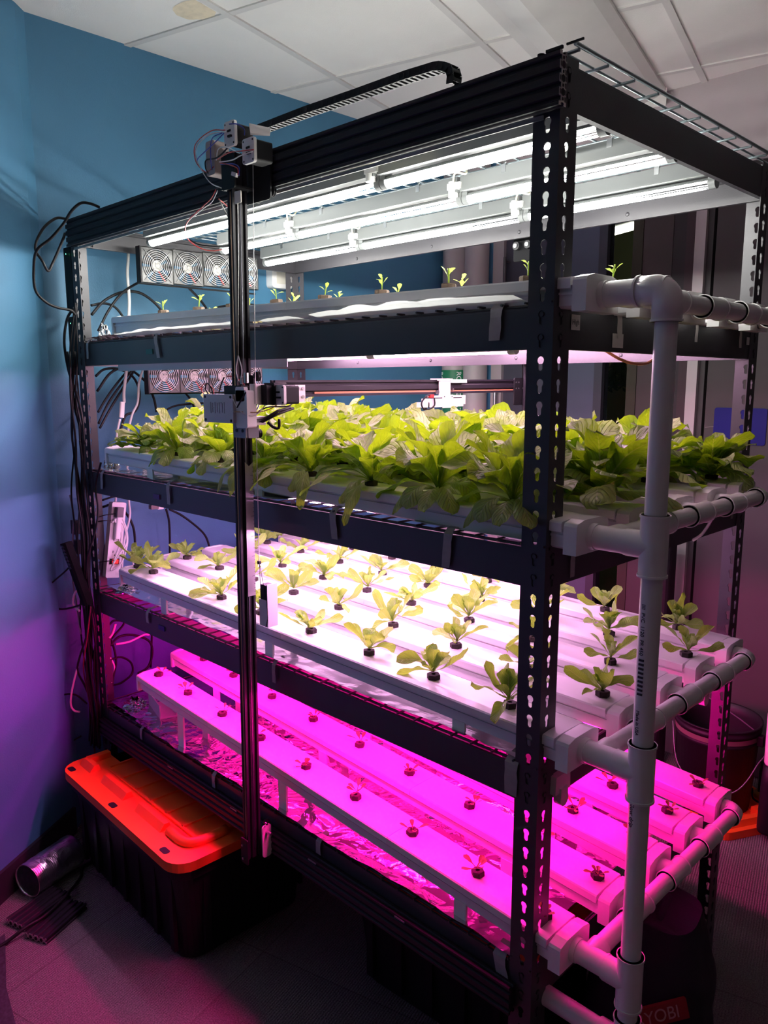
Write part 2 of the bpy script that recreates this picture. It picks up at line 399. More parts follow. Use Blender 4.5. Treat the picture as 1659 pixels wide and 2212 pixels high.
# ceiling: tile field rotated with the suspended grid
ga = math.radians(14.4); A = Vector((-math.sin(ga), math.cos(ga))); B = Vector((math.cos(ga), math.sin(ga))); G = Vector((.314, .42)); TS = .6096
b = MB(); b.bx(-1.6, 5.2, -4.2, 6.2, CZ, CZ + .02); struct('ceiling', b, M_ceil, 'white suspended ceiling')
b = MB()
rot = Matrix.Rotation(ga, 3, 'Z')
for i in range(-4, 9):
    c = G + B * TS * i + A * 0
    b.box((c.x, c.y, CZ - .003), (.024, 8, .006), rot)
for j in range(-6, 6):
    c = G + A * TS * j
    b.box((c.x, c.y, CZ - .0025), (8, .024, .005), rot)
struct('trim_1', b, M_grid, 'white metal grid holding the ceiling tiles')
# water stain on a tile
b = MB(); cst = Vector((.262, .335)); pts = [(0, 0)]
n = 40; vs = [(cst.x, cst.y, CZ - .0012)]
for k in range(n):
    t = 2 * PI * k / n; r = 1 + .12 * noise.noise(Vector((math.cos(t) * 2, math.sin(t) * 2, 3)))
    v = B * (.075 * r * math.cos(t)) + A * (.060 * r * math.sin(t))
    u = v.dot(B); w = min(v.dot(A), .066)
    v = B * max(min(u, .048), -.2) + A * w
    vs.append((cst.x + v.x, cst.y + v.y, CZ - .0012))
b.add(vs, [(0, 1 + k, 1 + (k + 1) % n) for k in range(n)])
stain = struct('ceiling_stain', b, mat('tan_water_stain', (.74, .64, .48), .8, var=.10, vscale=40), 'tan water stain on a ceiling tile')
# long white ceiling luminaire body (unlit)
M_lum = mat('white_luminaire_metal', (.70, .68, .66), .35)
b = MB(); s0 = Vector((.985, .75)); 
def lp(off, along): q = Vector((.951, .935)) + B * off + A * along; return (q.x, q.y)
poly = [(0, .0), (.0, -.03), (.045, -.035), (.150, -.075), (.300, -.030), (.330, -.012), (.330, 0)]
p0 = lp(0, -2.6); p1 = lp(0, 1.03)
b.prism([(-a, h) for a, h in poly], (*p1, CZ - .002), (*p0, CZ - .002))
lum = thing('ceiling_luminaire', 'long white folded-metal luminaire fixed along the ceiling, switched off', 'ceiling light')
b.build('luminaire_body', M_lum, lum)
b = MB(); e0 = lp(.165, 1.03)
b.box((e0[0], e0[1], CZ - .035), (.34, .006, .066), rot); b.build('end_plate', M_lum, lum)

# ------------------------------------------------------------------ far wall (y = BY)
def seg(name, x0, x1, z0, z1, m, label, d=.06, y=BY, parent=None):
    return struct(name, MB().bx(x0, x1, y, y + d, z0, z1), m, label, parent)
seg('wall_far', .15, 5.2, 2.47, CZ + .02, M_wallg, 'pale wall above the dark doors at the far side')
struct('trim_2', MB().bx(1.10, 5.2, BY - .012, BY, 2.45, 2.475), M_frame_l, 'pale head trim over the dark door')
seg('wall_far_panel', WX, .15, 0, CZ + .02, M_blue, 'blue wall strip behind the roof drain pipes')
seg('trim_3', .149, .213, 0, 2.47, M_frame_l, 'light grey door jamb beside the white pipes', y=BY - .01)
d1 = seg('door_1', .213, .56, 0, 2.47, mat('slate_door_paint', (.050, .052, .070), .5, spec=.12), 'dark slate door left of the front post', d=.045, y=BY + .01)
h = MB(); h.cyl((.235, BY - .03, 2.02), (.235, BY - .03, 2.22), .008, 12); h.cyl((.235, BY - .03, 2.04), (.235, BY + .012, 2.04), .005, 8); h.cyl((.235, BY - .03, 2.20), (.235, BY + .012, 2.20), .005, 8); h.build('door_hinge', M_frame_d, d1)
h = MB(); h.cyl((.20, BY - .04, 1.42), (.20, BY - .04, 1.60), .009, 12); h.cyl((.20, BY - .04, 1.44), (.20, BY, 1.44), .005, 8); h.cyl((.20, BY - .04, 1.58), (.20, BY, 1.58), .005, 8); h.build('door_closer_rod', M_steel, d1)
d1l = seg('door_2', .56, .725, 0, 2.47, mat('grey_blue_door_paint', (.062, .072, .105), .5, spec=.12), 'grey-blue door leaf right of the front post', d=.045, y=BY + .01)
seg('trim_4', .725, .765, 0, 2.47, mat('dark_blue_grey_frame', (.040, .042, .055), .5, spec=.12), 'dark frame beside the window', y=BY - .005)
# window opening .765 .. .885 looking into the next room
glass = mat('clear_glass', (.9, .95, .9), .02, trans=1., var=-1)
glass.node_tree.nodes['Principled BSDF'].inputs['IOR'].default_value = 1.1
w = struct('window_1', MB().bx(.765, .885, BY + .02, BY + .026, .0, 2.47), glass, 'narrow tall glass pane looking into an olive green room')
seg('trim_5', .885, .93, 0, 2.47, mat('dark_olive_frame', (.030, .028, .020), .6, spec=.12), 'dark olive jamb right of the glass pane', y=BY - .005)
seg('wall_far_right', .93, 1.06, 0, 2.47, mat('brown_grey_panel', (.045, .036, .038), .6, spec=.12), 'brown-grey wall panel beside the window')
seg('trim_6', 1.06, 1.115, 0, 2.47, mat('charcoal_panel', (.028, .025, .028), .6, spec=.12), 'charcoal wall strip', y=BY + .004)
seg('wall_far_strip', 1.115, 1.160, 0, 2.47, mat('maroon_grey_panel', (.040, .027, .032), .6, spec=.12), 'maroon-grey wall strip')
seg('trim_7', 1.160, 1.203, 0, 2.47, mat('pinkish_grey_jamb', (.28, .25, .26), .5), 'pale vertical jamb left of the dark grey door', y=BY - .02)
seg('trim_8', 1.203, 1.226, 0, 2.47, mat('door_reveal', (.04, .038, .04), .5, spec=.12), 'dark reveal beside the dark grey door')
seg('trim_9', 1.226, 1.236, 0, 2.47, M_plastic_k, 'black gap between the jamb and the door', y=BY + .03, d=.02)
door = seg('door_3', 1.236, 2.35, 0.01, 2.452, M_dark_door, 'large dark grey door behind the rack', d=.045, y=BY + .005)
seg('wall_right_far', 2.36, 5.2, 0, 2.47, M_dark_door, 'dark grey wall continuing right of the door')
sg = MB().rbox((1.378, BY + .003, 1.45), (.205, .004, .145), .01, 'y'); s = one('blue_sign', sg, mat('dark_blue_sign', (.005, .006, .11), .5, spec=.12), 'plain dark blue rectangular sign on the dark grey door', 'sign')
scr = MB(); scr.tube([(1.24, BY + .003, 1.44), (1.28, BY + .0035, 1.445), (1.34, BY + .0035, 1.442)], .0012, 4); scr.build('scuff_mark', mat('scuff', (.2, .19, .19), .8), door)
# room behind the glass
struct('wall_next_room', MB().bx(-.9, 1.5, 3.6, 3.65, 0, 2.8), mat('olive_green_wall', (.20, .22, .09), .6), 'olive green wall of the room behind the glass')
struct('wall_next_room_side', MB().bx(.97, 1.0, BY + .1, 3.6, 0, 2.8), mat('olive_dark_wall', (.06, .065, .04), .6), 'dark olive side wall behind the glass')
shelf = MB(); shelf.bx(-.6, .9, 3.45, 3.6, 1.60, 1.63); one('wall_shelf', shelf, M_frame_d, 'thin dark shelf on the olive wall behind the glass', 'shelf')
tl = thing('tube_light', 'glowing ceiling tube light seen through the narrow glass pane', 'light')
tb = MB(); tb.cyl((0.251,2.900,2.429), (0.447,2.900,2.451), .020, 12); tb.build('lamp_tube', emitter('next_room_tube_glow', (1, .98, .85), 5.), tl)
tb = MB(); q0 = Vector((0.251,2.900,2.429)); q1 = Vector((0.447,2.900,2.451)); tb.cyl(q0 + Vector((0, 0, .03)), q1 + Vector((0, 0, .03)), .014, 8); tb.build('lamp_housing', M_house, tl)
fern = MB(); fc = Vector((0.465,2.750,1.748)); rr = random.Random(3)
for k in range(16):
    a = rr.uniform(0, 2 * PI); l = rr.uniform(.07, .17)
    pts = [fc + Vector((math.cos(a) * .05 * t, math.sin(a) * .05 * t, .03 * math.sin(t * PI) - l * t * t)) for t in (0, .3, .6, 1)]
    fern.tube(pts, .0015, 4, 3)
    for t in range(2, 12):
        q = pts[1].lerp(pts[3], t / 12); s = rr.choice((-1, 1)); fern.add([q, q + Vector((s * .022, .004, -.012)), q + Vector((s * .03, .0, -.03)), q + Vector((s * .006, 0, -.02))], [(0, 1, 2, 3)])
hp = thing('hanging_plant', 'dark green trailing plant hanging behind the glass pane', 'plant')
fern.build('foliage', mat('dark_green_foliage', (.04, .09, .03), .6), hp)
pb = MB(); pb.lathe([(.001, -.02), (.045, -.02), (.06, .05), (.055, .05), (.04, -.01)], fc + Vector((0, 0, .01)), seg=20); pb.build('hanging_pot', M_plastic_k, hp)

# ------------------------------------------------------------------ lettering helper
def text_mesh(s, size, extr=.0004):
    cu = bpy.data.curves.new('t', 'FONT'); cu.body = s; cu.size = size; cu.extrude = extr; cu.align_x = 'LEFT'
    o = bpy.data.objects.new('t', cu); C.objects.link(o); dg = bpy.context.evaluated_depsgraph_get()
    me = o.evaluated_get(dg).to_mesh(); vs = [v.co.copy() for v in me.vertices]; fs = [tuple(p.vertices) for p in me.polygons]
    o.to_mesh_clear(); bpy.data.objects.remove(o); bpy.data.curves.remove(cu); return vs, fs

# roof drain pipes in the far corner
M_green = mat('green_pipe_label', (.01, .16, .07), .5)
for k, (cx, r) in enumerate(((-.035, .066), (.093, .060))):
    y = BY - r - .006
    t = thing('roof_drain_pipe', ('white vertical drain pipe with a green ROOF DRAIN label in the far corner', 'plain white vertical pipe beside the labelled roof drain')[k], 'pipe', loc=(cx, y, 0))
    MB().cyl((0, 0, .004), (0, 0, CZ - .004), r, 36).build('pipe', mat('painted_pipe', (.34, .31, .32), .5), t)
    MB().cyl((0, 0, .3), (0, 0, .34), r + .006, 36).build('pipe_clamp', M_frame_l, t)
    if k == 0:
        MB().pipe((0, 0, 1.28), (0, 0, 1.687), r + .0012, r + .0004, 40).build('pipe_label', M_green, t)
        for row, (ang0, sgn) in enumerate(((-.52, 1), (-2.15, 1))):
            vs, fs = text_mesh('ROOF DRAIN', .036)
            out = []
            for v in vs:
                a = ang0 + (v.y - .014) / (r + .002); rr_ = r + .0014 + v.z
                out.append((math.cos(a) * rr_, math.sin(a) * rr_, 1.680 - v.x))
            MB().add(out, fs).build('label_lettering', mat('white_lettering', (.75, .75, .75), .5), t)

# ------------------------------------------------------------------ planting channels
YC = [.060, .244, .420, .595, .772]; XR = 1.862
XL = {1: .24, 2: .14, 3: .19, 4: .27}
SH = {1: 'top planted shelf', 2: 'big-lettuce shelf', 3: 'young-lettuce shelf', 4: 'magenta bottom shelf'}
ROW = ['frontmost', 'second from the front', 'middle', 'second from the back', 'rearmost']
def ztop(lv, x):
    return {1: 1.830 - .018 * x, 2: 1.420 - .018 * x, 3: 1.024 - .020 * x, 4: .690 - .060 * x}[lv]
CH = {}
def channel(lv, r):
    x0 = XL[lv] - (.0 if r == 0 else (.07 if lv == 3 else .10)); y = YC[r]; za, zb = ztop(lv, x0), ztop(lv, XR)
    t = thing('planting_channel', 'white plastic planting channel, %s on the %s' % (ROW[r], SH[lv]), 'channel', 'white planting channels')
    body = [(-.044, -.012), (-.044, -.046), (-.038, -.050), (.038, -.050), (.044, -.046), (.044, -.012)]
    b = MB(); b.prism([(a, c) for a, c in body], (x0 + .004, y, za), (XR, y, zb)); b.prism([(-.0465, -.024), (-.0465, -.028), (.0465, -.028), (.0465, -.024)], (x0 + .004, y, za), (XR, y, zb))
    b.build('channel_body', M_chan, t)
    lid = [(-.0515, -.003), (-.0495, 0), (-.030, .0016), (.030, .0016), (.0495, 0), (.0515, -.003), (.0515, -.018), (.049, -.019), (.049, -.013), (-.049, -.013), (-.049, -.019), (-.0515, -.018)]
    seams = [x0, x0 + .42, x0 + 1.16, XR - .006] if lv == 4 else [x0, x0 + .86, XR - .006]
    for a, c in zip(seams, seams[1:]):
        f = lambda x: za + (zb - za) * (x - x0) / (XR - x0)
        b = MB(); b.prism(lid, (a, y, f(a)), (c - .0012, y, f(c - .0012))); b.build('channel_lid', M_chan, t)
    cap = [(-.053, -.056), (-.053, -.006), (-.050, -.001), (-.028, .0045), (.028, .0045), (.050, -.001), (.053, -.006), (.053, -.056)]
    b = MB(); b.prism(cap, (XR - .002, y, zb), (XR + .024, y, zb)); b.build('end_cap', M_pvc2, t)
    b = MB(); b.prism([(a * .97, c * .95) for a, c in cap], (x0 - .006, y, za), (x0 + .004, y, za)); b.build('end_cap', M_chan, t)
    for fx in (.16, .48, .86):
        x = x0 + (XR - x0) * fx; zt = f(x) - .050
        if zt - BT[lv] > .012:
            b = MB(); b.bx(x - .016, x + .016, y - .046, y - .040, BT[lv] + .009, zt + .006); b.bx(x - .016, x + .016, y + .040, y + .046, BT[lv] + .009, zt + .006)
            b.bx(x - .016, x + .016, y - .046, y + .046, BT[lv] + .009, BT[lv] + .013); b.build('channel_stand', M_chan, t)
    CH[lv, r] = t
for lv in (1, 2, 3, 4):
    for r in range(5): channel(lv, r)
# length of drain gutter lying under the left end of the bottom shelf's front channel
b = MB(); b.prism([(-.03, 0), (.03, 0), (.03, .05), (.026, .05), (.026, .004), (-.026, .004), (-.026, .05), (-.03, .05)], (.16, .135, BT[4] + .012), (.30, .10, BT[4] + .012)); one('gutter_offcut', b, M_chan_in, 'short open white gutter piece behind the left end of the bottom front channel', 'gutter')

# ------------------------------------------------------------------ PVC drain
pv = thing('pvc_drain_pipework', 'white PVC drain pipework with a tall riser joining the channel ends of every shelf', 'pipe')
RX, RY, PR, FR_ = 2.000, .058, .0178, .0225
MX = 1.918; zc = {l: ztop(l, XR) - .028 for l in (1, 2, 3, 4)}
def tee(c, ax, br, ln=.050, bl=.045, r=FR_):
    c = Vector(c); ax = Vector(ax); br = Vector(br); b = MB()
    b.cyl(c - ax * ln, c + ax * ln, r, 24); b.cyl(c, c + br * bl, r, 24)
    for s in (-1, 1): b.cyl(c + ax * (ln - .004) * s, c + ax * ln * s, r + .0018, 24)
    b.build('tee_fitting', M_pvc2, pv)
def run(p0, p1, r=PR, name='pipe_run'):
    b = MB(); b.cyl(p0, p1, r, 28); return b.build(name, M_pvc, pv)
def elbow(c, d0, d1, r=FR_, a=.044):
    c = Vector(c); d0 = Vector(d0); d1 = Vector(d1); rad = .021; pts = [c + d0 * a]
    for k in range(9):
        t = k / 8 * PI / 2; pts.append(c + d0 * rad * (1 - math.sin(t)) + d1 * rad * (1 - math.cos(t)))
    pts.append(c + d1 * a)
    b = MB(); b.tube(pts, r, 26, 1); 
    for d in (d0, d1): b.cyl(c + d * (a - .004), c + d * a, r + .0018, 26)
    b.build('elbow_fitting', M_pvc2, pv)
X, Y, Z = Vector((1, 0, 0)), Vector((0, 1, 0)), Vector((0, 0, 1))
for l in (1, 2, 3, 4):
    z = zc[l]
    # outlet of the first channel runs on to the riser
    run((XR + .02, YC[0], z), (RX, RY, z), .0198 if l > 1 else .021)
    b = MB(); b.cyl((XR + .022, YC[0], z), (XR + .034, YC[0], z), .0235, 24); b.build('spigot', M_pvc2, pv)
    if l == 1: elbow((RX, RY, z), -X, -Z, .0238, .05)
    else: tee((RX, RY, z), Z, -X, .052, .046, .0232)
    # manifold along the channel ends
    run((MX, RY, z), (MX, YC[4], z))
    for r in range(1, 4):
        tee((MX, YC[r], z), Y, -X, .040, .036, .0215); b = MB(); b.cyl((XR + .018, YC[r], z), (MX - .03, YC[r], z), .0185, 24)
        for a in range(8): b.box((XR + .034, YC[r] + .0195 * math.cos(a * PI / 4), z + .0195 * math.sin(a * PI / 4)), (.022, .004, .004), Matrix.Rotation(a * PI / 4, 3, 'X'))
        b.build('spigot', M_pvc2, pv)
    elbow((MX, YC[4], z), -X, -Y, .0215, .036)
    run((XR + .018, YC[4], z), (MX - .02, YC[4], z), .0185, 'spigot')
    tee((MX, YC[0], z), X, Y, .036, .040, .0215)
run((RX, RY, .30), (RX, RY, zc[1] - .03), PR, 'riser_pipe')
tee((RX, RY, .415), Z, -X, .06, .055, .0232)
run((RX - .03, RY, .415), (1.42, RY, .415), .0198)
run((RX, RY, .001), (RX, RY, .36), PR, 'riser_pipe'); b = MB(); b.cyl((RX, RY, 0), (RX, RY, .03), .0232, 24); b.build('pipe_cap', M_pvc2, pv)
# printing on the riser
def pipe_text(s, size, ztop_, ang, r, name='pipe_print'):
    vs, fs = text_mesh(s, size); out = []
    for v in vs:
        a = ang + v.y / r; out.append((RX + math.cos(a) * (r + .0003 + v.z), RY + math.sin(a) * (r + .0003 + v.z), ztop_ - v.x))
    MB().add(out, fs).build(name, M_ink, pv)
va = math.atan2(-1.146 - RY, 2.571 - RX)
pipe_text('IIII  PVC  1120  PR 450', .0095, 1.262, va - .80, PR)
pipe_text('Made in USA', .0085, 1.075, va - .80, PR)
pipe_text('Slow drip', .012, .905, va - .95, PR)
b = MB()
for k in range(9): b.box((RX + math.cos(va - .55) * PR, RY + math.sin(va - .55) * PR, 1.165 - k * .0075), (.003, .009, .0035), Matrix.Rotation(va - .55, 3, 'Z'))
b.build('pipe_print', M_ink, pv)

# ------------------------------------------------------------------ foil and film on the decks
def rnd_creases(n, seed, sx, sy):
    r = random.Random(seed); return [(r.uniform(0, sx), r.uniform(0, sy), r.uniform(0, PI), r.uniform(.01, .05), r.uniform(.2, 1.)) for _ in range(n)]
def foil(lv, x0, x1, y0, y1, amp, m, label, seed, front_drop=.0, rise=0., ey=None):
    cr = rnd_creases(70, seed, x1 - x0, y1 - y0); z0 = BT[lv] + .0095
    def fn(u, v):
        x = x0 + (x1 - x0) * u; yf = y0 + (ey(x) if ey else 0); y = yf + (y1 - yf) * v; h = 0
        for a, b_, t, w_, s_ in cr:
            d = (x - x0 - a) * math.cos(t) + (y - y0 - b_) * math.sin(t); e = -(x - x0 - a) * math.sin(t) + (y - y0 - b_) * math.cos(t)
            if abs(d) < w_ and abs(e) < .16: h += s_ * (1 - abs(d) / w_) * (1 - abs(e) / .16)
        nz = noise.noise(Vector((x * 9, y * 9, seed))) + .5 * noise.noise(Vector((x * 31, y * 31, seed)))
        z = z0 + .003 + amp * (min(h, 1.6) * .45 + .28 * (nz + .6))
        edge = max(0, 1 - v * (y1 - y0) / .03)
        z += edge * (rise * (.5 + .5 * noise.noise(Vector((x * 7, 1, seed)))) - front_drop)
        yy = y + .006 * noise.noise(Vector((x * 14, 5, seed))) * edge
        return (x, yy, max(z, z0 - front_drop))
    return one('foil_sheet', MB().grid(fn, 260, 110, False), m, label, 'foil', 'foil sheets on the shelf decks')
foil(4, .035, W - .045, -.002, .885, .0055, M_foil, 'crinkled magenta-lit aluminium foil sheet covering the bottom shelf deck', 4, .0, .012, lambda x: .004 * math.sin(x * 9) + (.012 if x < .25 else 0))
foil(3, .035, W - .05, .0, .885, .008, M_foil_l3, 'aluminium foil sheet under the young lettuces on the third shelf', 3, .0, .010, lambda x: max(0, .030 * min(1, (1.05 - x) / .3)) + .004 * math.sin(x * 17))
foil(2, .035, W - .05, -.004, .885, .007, M_foil_s, 'smooth reflective film sheet under the big lettuces', 2, .004, .008, lambda x: max(0, .034 * min(1, (x - 1.02) / .1)) * (1 if x < 1.5 else .25))
f1 = foil(1, .045, W - .05, .006, .885, .006, M_foil_s, 'silvery film sheet covering the top planted shelf deck', 1, .0, .014, lambda x: (.020 if .35 < x < .95 else -.004) + .004 * math.sin(x * 23))
# crumpled foil corners standing up at the left ends
def crumple(c, s, seed, m, label, name='foil_crumple'):
    b = MB(); r = random.Random(seed); c = Vector(c)
    def fn(u, v):
        a = u * 2 * PI; f = .5 + .5 * noise.noise(Vector((math.cos(a) * 3, math.sin(a) * 3, v * 4 + seed)))
        rad = (1 - v * .75) * (.6 + .7 * f)
        return c + Vector((math.cos(a) * rad * s[0], math.sin(a) * rad * s[1], v * s[2] * (.7 + .6 * f)))
    return one(name, MB().grid(fn, 40, 14, False), m, label, 'foil', 'crumpled foil corners')
crumple((.075, .06, BT[1] + .004), (.022, .03, .060), 11, M_foil_s, 'peaked silvery film corner beside the left post on the top planted shelf')
crumple((.080, .055, BT[2] + .004), (.024, .03, .075), 12, M_foil_s, 'clear-looking film corner standing by the left post on the lettuce shelf')
crumple((.105, .07, BT[3] + .006), (.05, .045, .020), 13, M_foil, 'crumpled foil wad at the left end of the young lettuce shelf')
crumple((.125, .07, BT[4] + .008), (.07, .05, .030), 14, M_foil, 'crumpled foil wad at the left end of the bottom shelf')
crumple((W - .03, .10, BT[2] + .002), (.035, .06, .022), 15, M_foil, 'crumpled foil edge under the pipe at the right end of the lettuce shelf')
crumple((W - .03, .11, BT[3] + .002), (.030, .05, .018), 16, M_foil, 'crumpled foil edge at the right end of the young lettuce shelf')

# ------------------------------------------------------------------ strips of tape over the beams
def strip(name, x, lv, w, ln, label, side='front', skew=0., over=.03, m=None, lift=.0):
    bt = BT[lv]; b = MB(); m = m or M_tape
    pts = [(over, .016 + lift), (.006, .013 + lift), (-.0035, .002), (-.0045, -.012), (-.0035, -.03), (-.0035, -ln)]
    vs = []
    for k, (a, z) in enumerate(pts):
        f = max(0, -z) / ln
        for s in (-1, 1):
            q = s * w / 2 * (1 - .1 * (k % 2)) + skew * f
            vs.append((x + q, a, bt + z) if side == 'front' else (W + (-a), x + q, bt + z))
    n = len(pts); b.add(vs, [(2 * i, 2 * i + 1, 2 * i + 3, 2 * i + 2) for i in range(n - 1)])
    o = one('tape_strip', b, m, label, 'tape', 'tape strips holding the foil over the beams'); md = o.modifiers.new('s', 'SOLIDIFY'); md.thickness = .0006
strip('t', .085, 1, .014, .048, 'grey tape strip on the top planted shelf beam beside the left post', skew=-.004)
strip('t', .52, 1, .018, .055, 'grey tape strip left of the tall gantry post on the top planted shelf beam', skew=.012, lift=.015)
strip('t', .95, 1, .018, .040, 'short grey tape piece just left of the gantry post on the top planted shelf beam')
strip('t', 1.715, 1, .026, .052, 'wide grey tape strip beside the front right post on the top planted shelf beam', skew=-.004, over=.05)
strip('t', .13, 2, .016, .050, 'grey tape strip near the left post on the lettuce shelf beam', skew=-.006)
strip('t', .55, 2, .018, .055, 'grey tape strip left of the gantry post on the lettuce shelf beam')
strip('t', 1.27, 2, .022, .055, 'grey tape strip at the middle of the lettuce shelf beam', skew=.006)
strip('t', 1.61, 2, .022, .065, 'grey tape strip right of centre on the lettuce shelf beam', skew=-.006)
strip('t', .385, 3, .016, .012, 'small tape tab on the left part of the young lettuce shelf beam')
strip('t', 1.035, 3, .014, .045, 'tape strip just right of the gantry post on the young lettuce shelf beam')
strip('t', 1.772, 3, .030, .062, 'wide tape strip beside the front right post on the young lettuce shelf beam', m=M_tape)
strip('t', 1.20, 4, .018, .030, 'small tape strip in the middle of the bottom foil edge')
strip('t', .73, 4, .016, .034, 'tape strip left of the gantry post on the bottom shelf beam')
strip('t', .30, 4, .014, .026, 'tape strip near the left end of the bottom shelf beam')
strip('t', 1.755, 4, .030, .040, 'curled tape strip beside the front right post on the bottom shelf beam', skew=.01)
strip('t', .215, 1, .018, .045, 'twisted tape strip on the right end beam of the top planted shelf', 'side', .006, .04, M_tapew)
strip('t', .555, 1, .014, .040, 'pale tape strip behind the PVC riser on the right end beam', 'side', .0, .03, M_tapew)
strip('t', .80, 1, .014, .045, 'pale tape strip near the back post on the right end beam', 'side', .006, .03, M_tapew)
strip('t', .085, 2, .016, .060, 'twisted tape strip under the first pipe on the right end of the lettuce shelf', 'side', .0, .05)
strip('t', .83, 2, .014, .045, 'tape strip near the back post on the right end of the lettuce shelf', 'side')
# little stickers
b = MB(); b.bx(W, W + .0006, .200, .240, BT[1] - .062, BT[1] - .036); one('sticker', b, M_tapew, 'square white tape patch below the twisted tape on the right end beam', 'sticker')
hi = thing('shelf_label', 'small white label with the handwritten word High beside the front right post', 'label')
MB().bx(W, W + .0006, .056, .084, BT[1] - .036, BT[1] - .010).build('label_paper', M_tapew, hi)
vs, fs = text_mesh('High', .013); MB().add([(W + .0009 + v.z * .3, .058 + v.x * .95, BT[1] - .027 + v.y) for v in vs], fs).build('label_lettering', M_ink, hi)
b = MB(); b.bx(W, W + .0006, .852, .870, BT[1] - .036, BT[1] - .018); one('sticker', b, M_tapew, 'tiny white sticker on the end beam beside the back right post', 'sticker')
for x, lv, mcol, lab, zz in ((.475, 1, (.01, .10, .09), 'small dark green tape patch on the top planted shelf beam', .036), (.475, 2, (.09, .02, .14), 'small dark purple tape patch on the lettuce shelf beam', .04), (.465, 3, (.01, .015, .16), 'small blue tape patch on the young lettuce shelf beam', .03)):
    b = MB(); b.bx(x - .018, x + .018, -.0012, .0022, BT[lv] - zz - .007, BT[lv] - zz + .007); one('tape_patch', b, mat('tape_patch_%d' % lv, mcol, .5), lab, 'tape')

def film_mat():
    m = bpy.data.materials.new('translucent_film'); m.use_nodes = True; N = m.node_tree.nodes; L = m.node_tree.links
    b = N['Principled BSDF']; b.inputs['Base Color'].default_value = (.75, .76, .76, 1); b.inputs['Roughness'].default_value = .25; b.inputs['Metallic'].default_value = .3
    t = N.new('ShaderNodeBsdfTranslucent'); t.inputs[0].default_value = (.8, .82, .82, 1); ms = N.new('ShaderNodeMixShader'); ms.inputs[0].default_value = .5
    L.new(b.outputs[0], ms.inputs[1]); L.new(t.outputs[0], ms.inputs[2]); L.new(ms.outputs[0], N['Material Output'].inputs[0]); return m
b = MB()  # film strip added, leaning out to catch lamp light as a bright edge
for xa, xb, h in ((.34, .98, .012), (1.06, 1.20, .010), (1.24, W - .055, .015)):
    def fe(u, v): 
        x = xa + (xb - xa) * u; hh = h * (.45 + .75 * abs(noise.noise(Vector((x * 9, 2, 0)))) + .35 * min(1, 4 * u) * min(1, 4 * (1 - u)))
        return (x, .002 - .040 * v + .004 * noise.noise(Vector((x * 30, v, 3))), BT[1] + .012 + hh * v)
    b.grid(fe, 90, 3, False)
b.build('added_film_edge', film_mat(), f1)

# ------------------------------------------------------------------ plants
def leaf(mb, L, Wd, az, e0, bend, ruf=.0, cup=.25, seed=0, base=(0, 0, 0), pet=.25, pw=.16, nu=14, nv=8, twist=0., fr=3., curl=0.):
    base = Vector(base); pos = [Vector((0, 0, 0))]; rad = []; r = z = 0
    pts = []
    for i in range(nu + 1):
        t = i / nu; e = e0 - bend * t ** 1.25
        pts.append((r, z, e)); r += math.cos(e) * L / nu; z += math.sin(e) * L / nu
    ca, sa = math.cos(az), math.sin(az)
    vs = []; uv = []
    for i, (r, z, e) in enumerate(pts):
        t = i / nu
        if t < pet: w = pw + (.12 * (t / pet) ** 3)
        else:
            q = (t - pet) / (1 - pet); w = (pw + .12) * (1 - q) ** 2 + 1.12 * (q ** .55) * max(0, 1 - q ** 4.5) ** .5
        w *= Wd / 2
        sd = twist * t
        for j in range(nv + 1):
            s = -1 + 2 * j / nv; up = cup * s * s * w + ruf * abs(s) ** 2.2 * min(1, t * 1.8) * (math.sin(fr * 2 * PI * t + seed + (1.7 if s > 0 else 0)) + .5 * math.sin(fr * 5.1 * t + seed * 2.3 + s)) - curl * abs(s) ** 3 * w
            up += ruf * .35 * noise.noise(Vector((t * 5, s * 2, seed * 3.1)))
            lat = s * w * (1 - .12 * cup * s * s)
            l2 = lat * math.cos(sd) - up * math.sin(sd); u2 = lat * math.sin(sd) + up * math.cos(sd)
            rr = r - math.sin(e) * u2; zz = z + math.cos(e) * u2
            vs.append(base + Vector((ca * rr - sa * l2, sa * rr + ca * l2, zz))); uv.append((t, j / nv))
    fs = [(i * (nv + 1) + j, (i + 1) * (nv + 1) + j, (i + 1) * (nv + 1) + j + 1, i * (nv + 1) + j + 1) for i in range(nu) for j in range(nv)]
    mb.add(vs, fs, True, uv)
def hexplug(r=.0150, h=.011):
    b = MB(); n = 6
    pr = [(r * .80, -.006), (r * .98, .0), (r, h - .002), (r * .93, h), (r * .35, h), (r * .3, h - .004)]
    vs = []
    for rr, z in pr: vs += [(rr * math.cos(2 * PI * k / n + .3), rr * math.sin(2 * PI * k / n + .3), z) for k in range(n)]
    fs = [(i * n + k, i * n + (k + 1) % n, (i + 1) * n + (k + 1) % n, (i + 1) * n + k) for i in range(len(pr) - 1) for k in range(n)] + [tuple(range((len(pr) - 1) * n, len(pr) * n))]
    return b.add(vs, fs)
me_plug = hexplug().mesh('growing_plug', M_plug); me_plug_t = hexplug(.0160, .012).mesh('growing_plug', M_plug_tan)

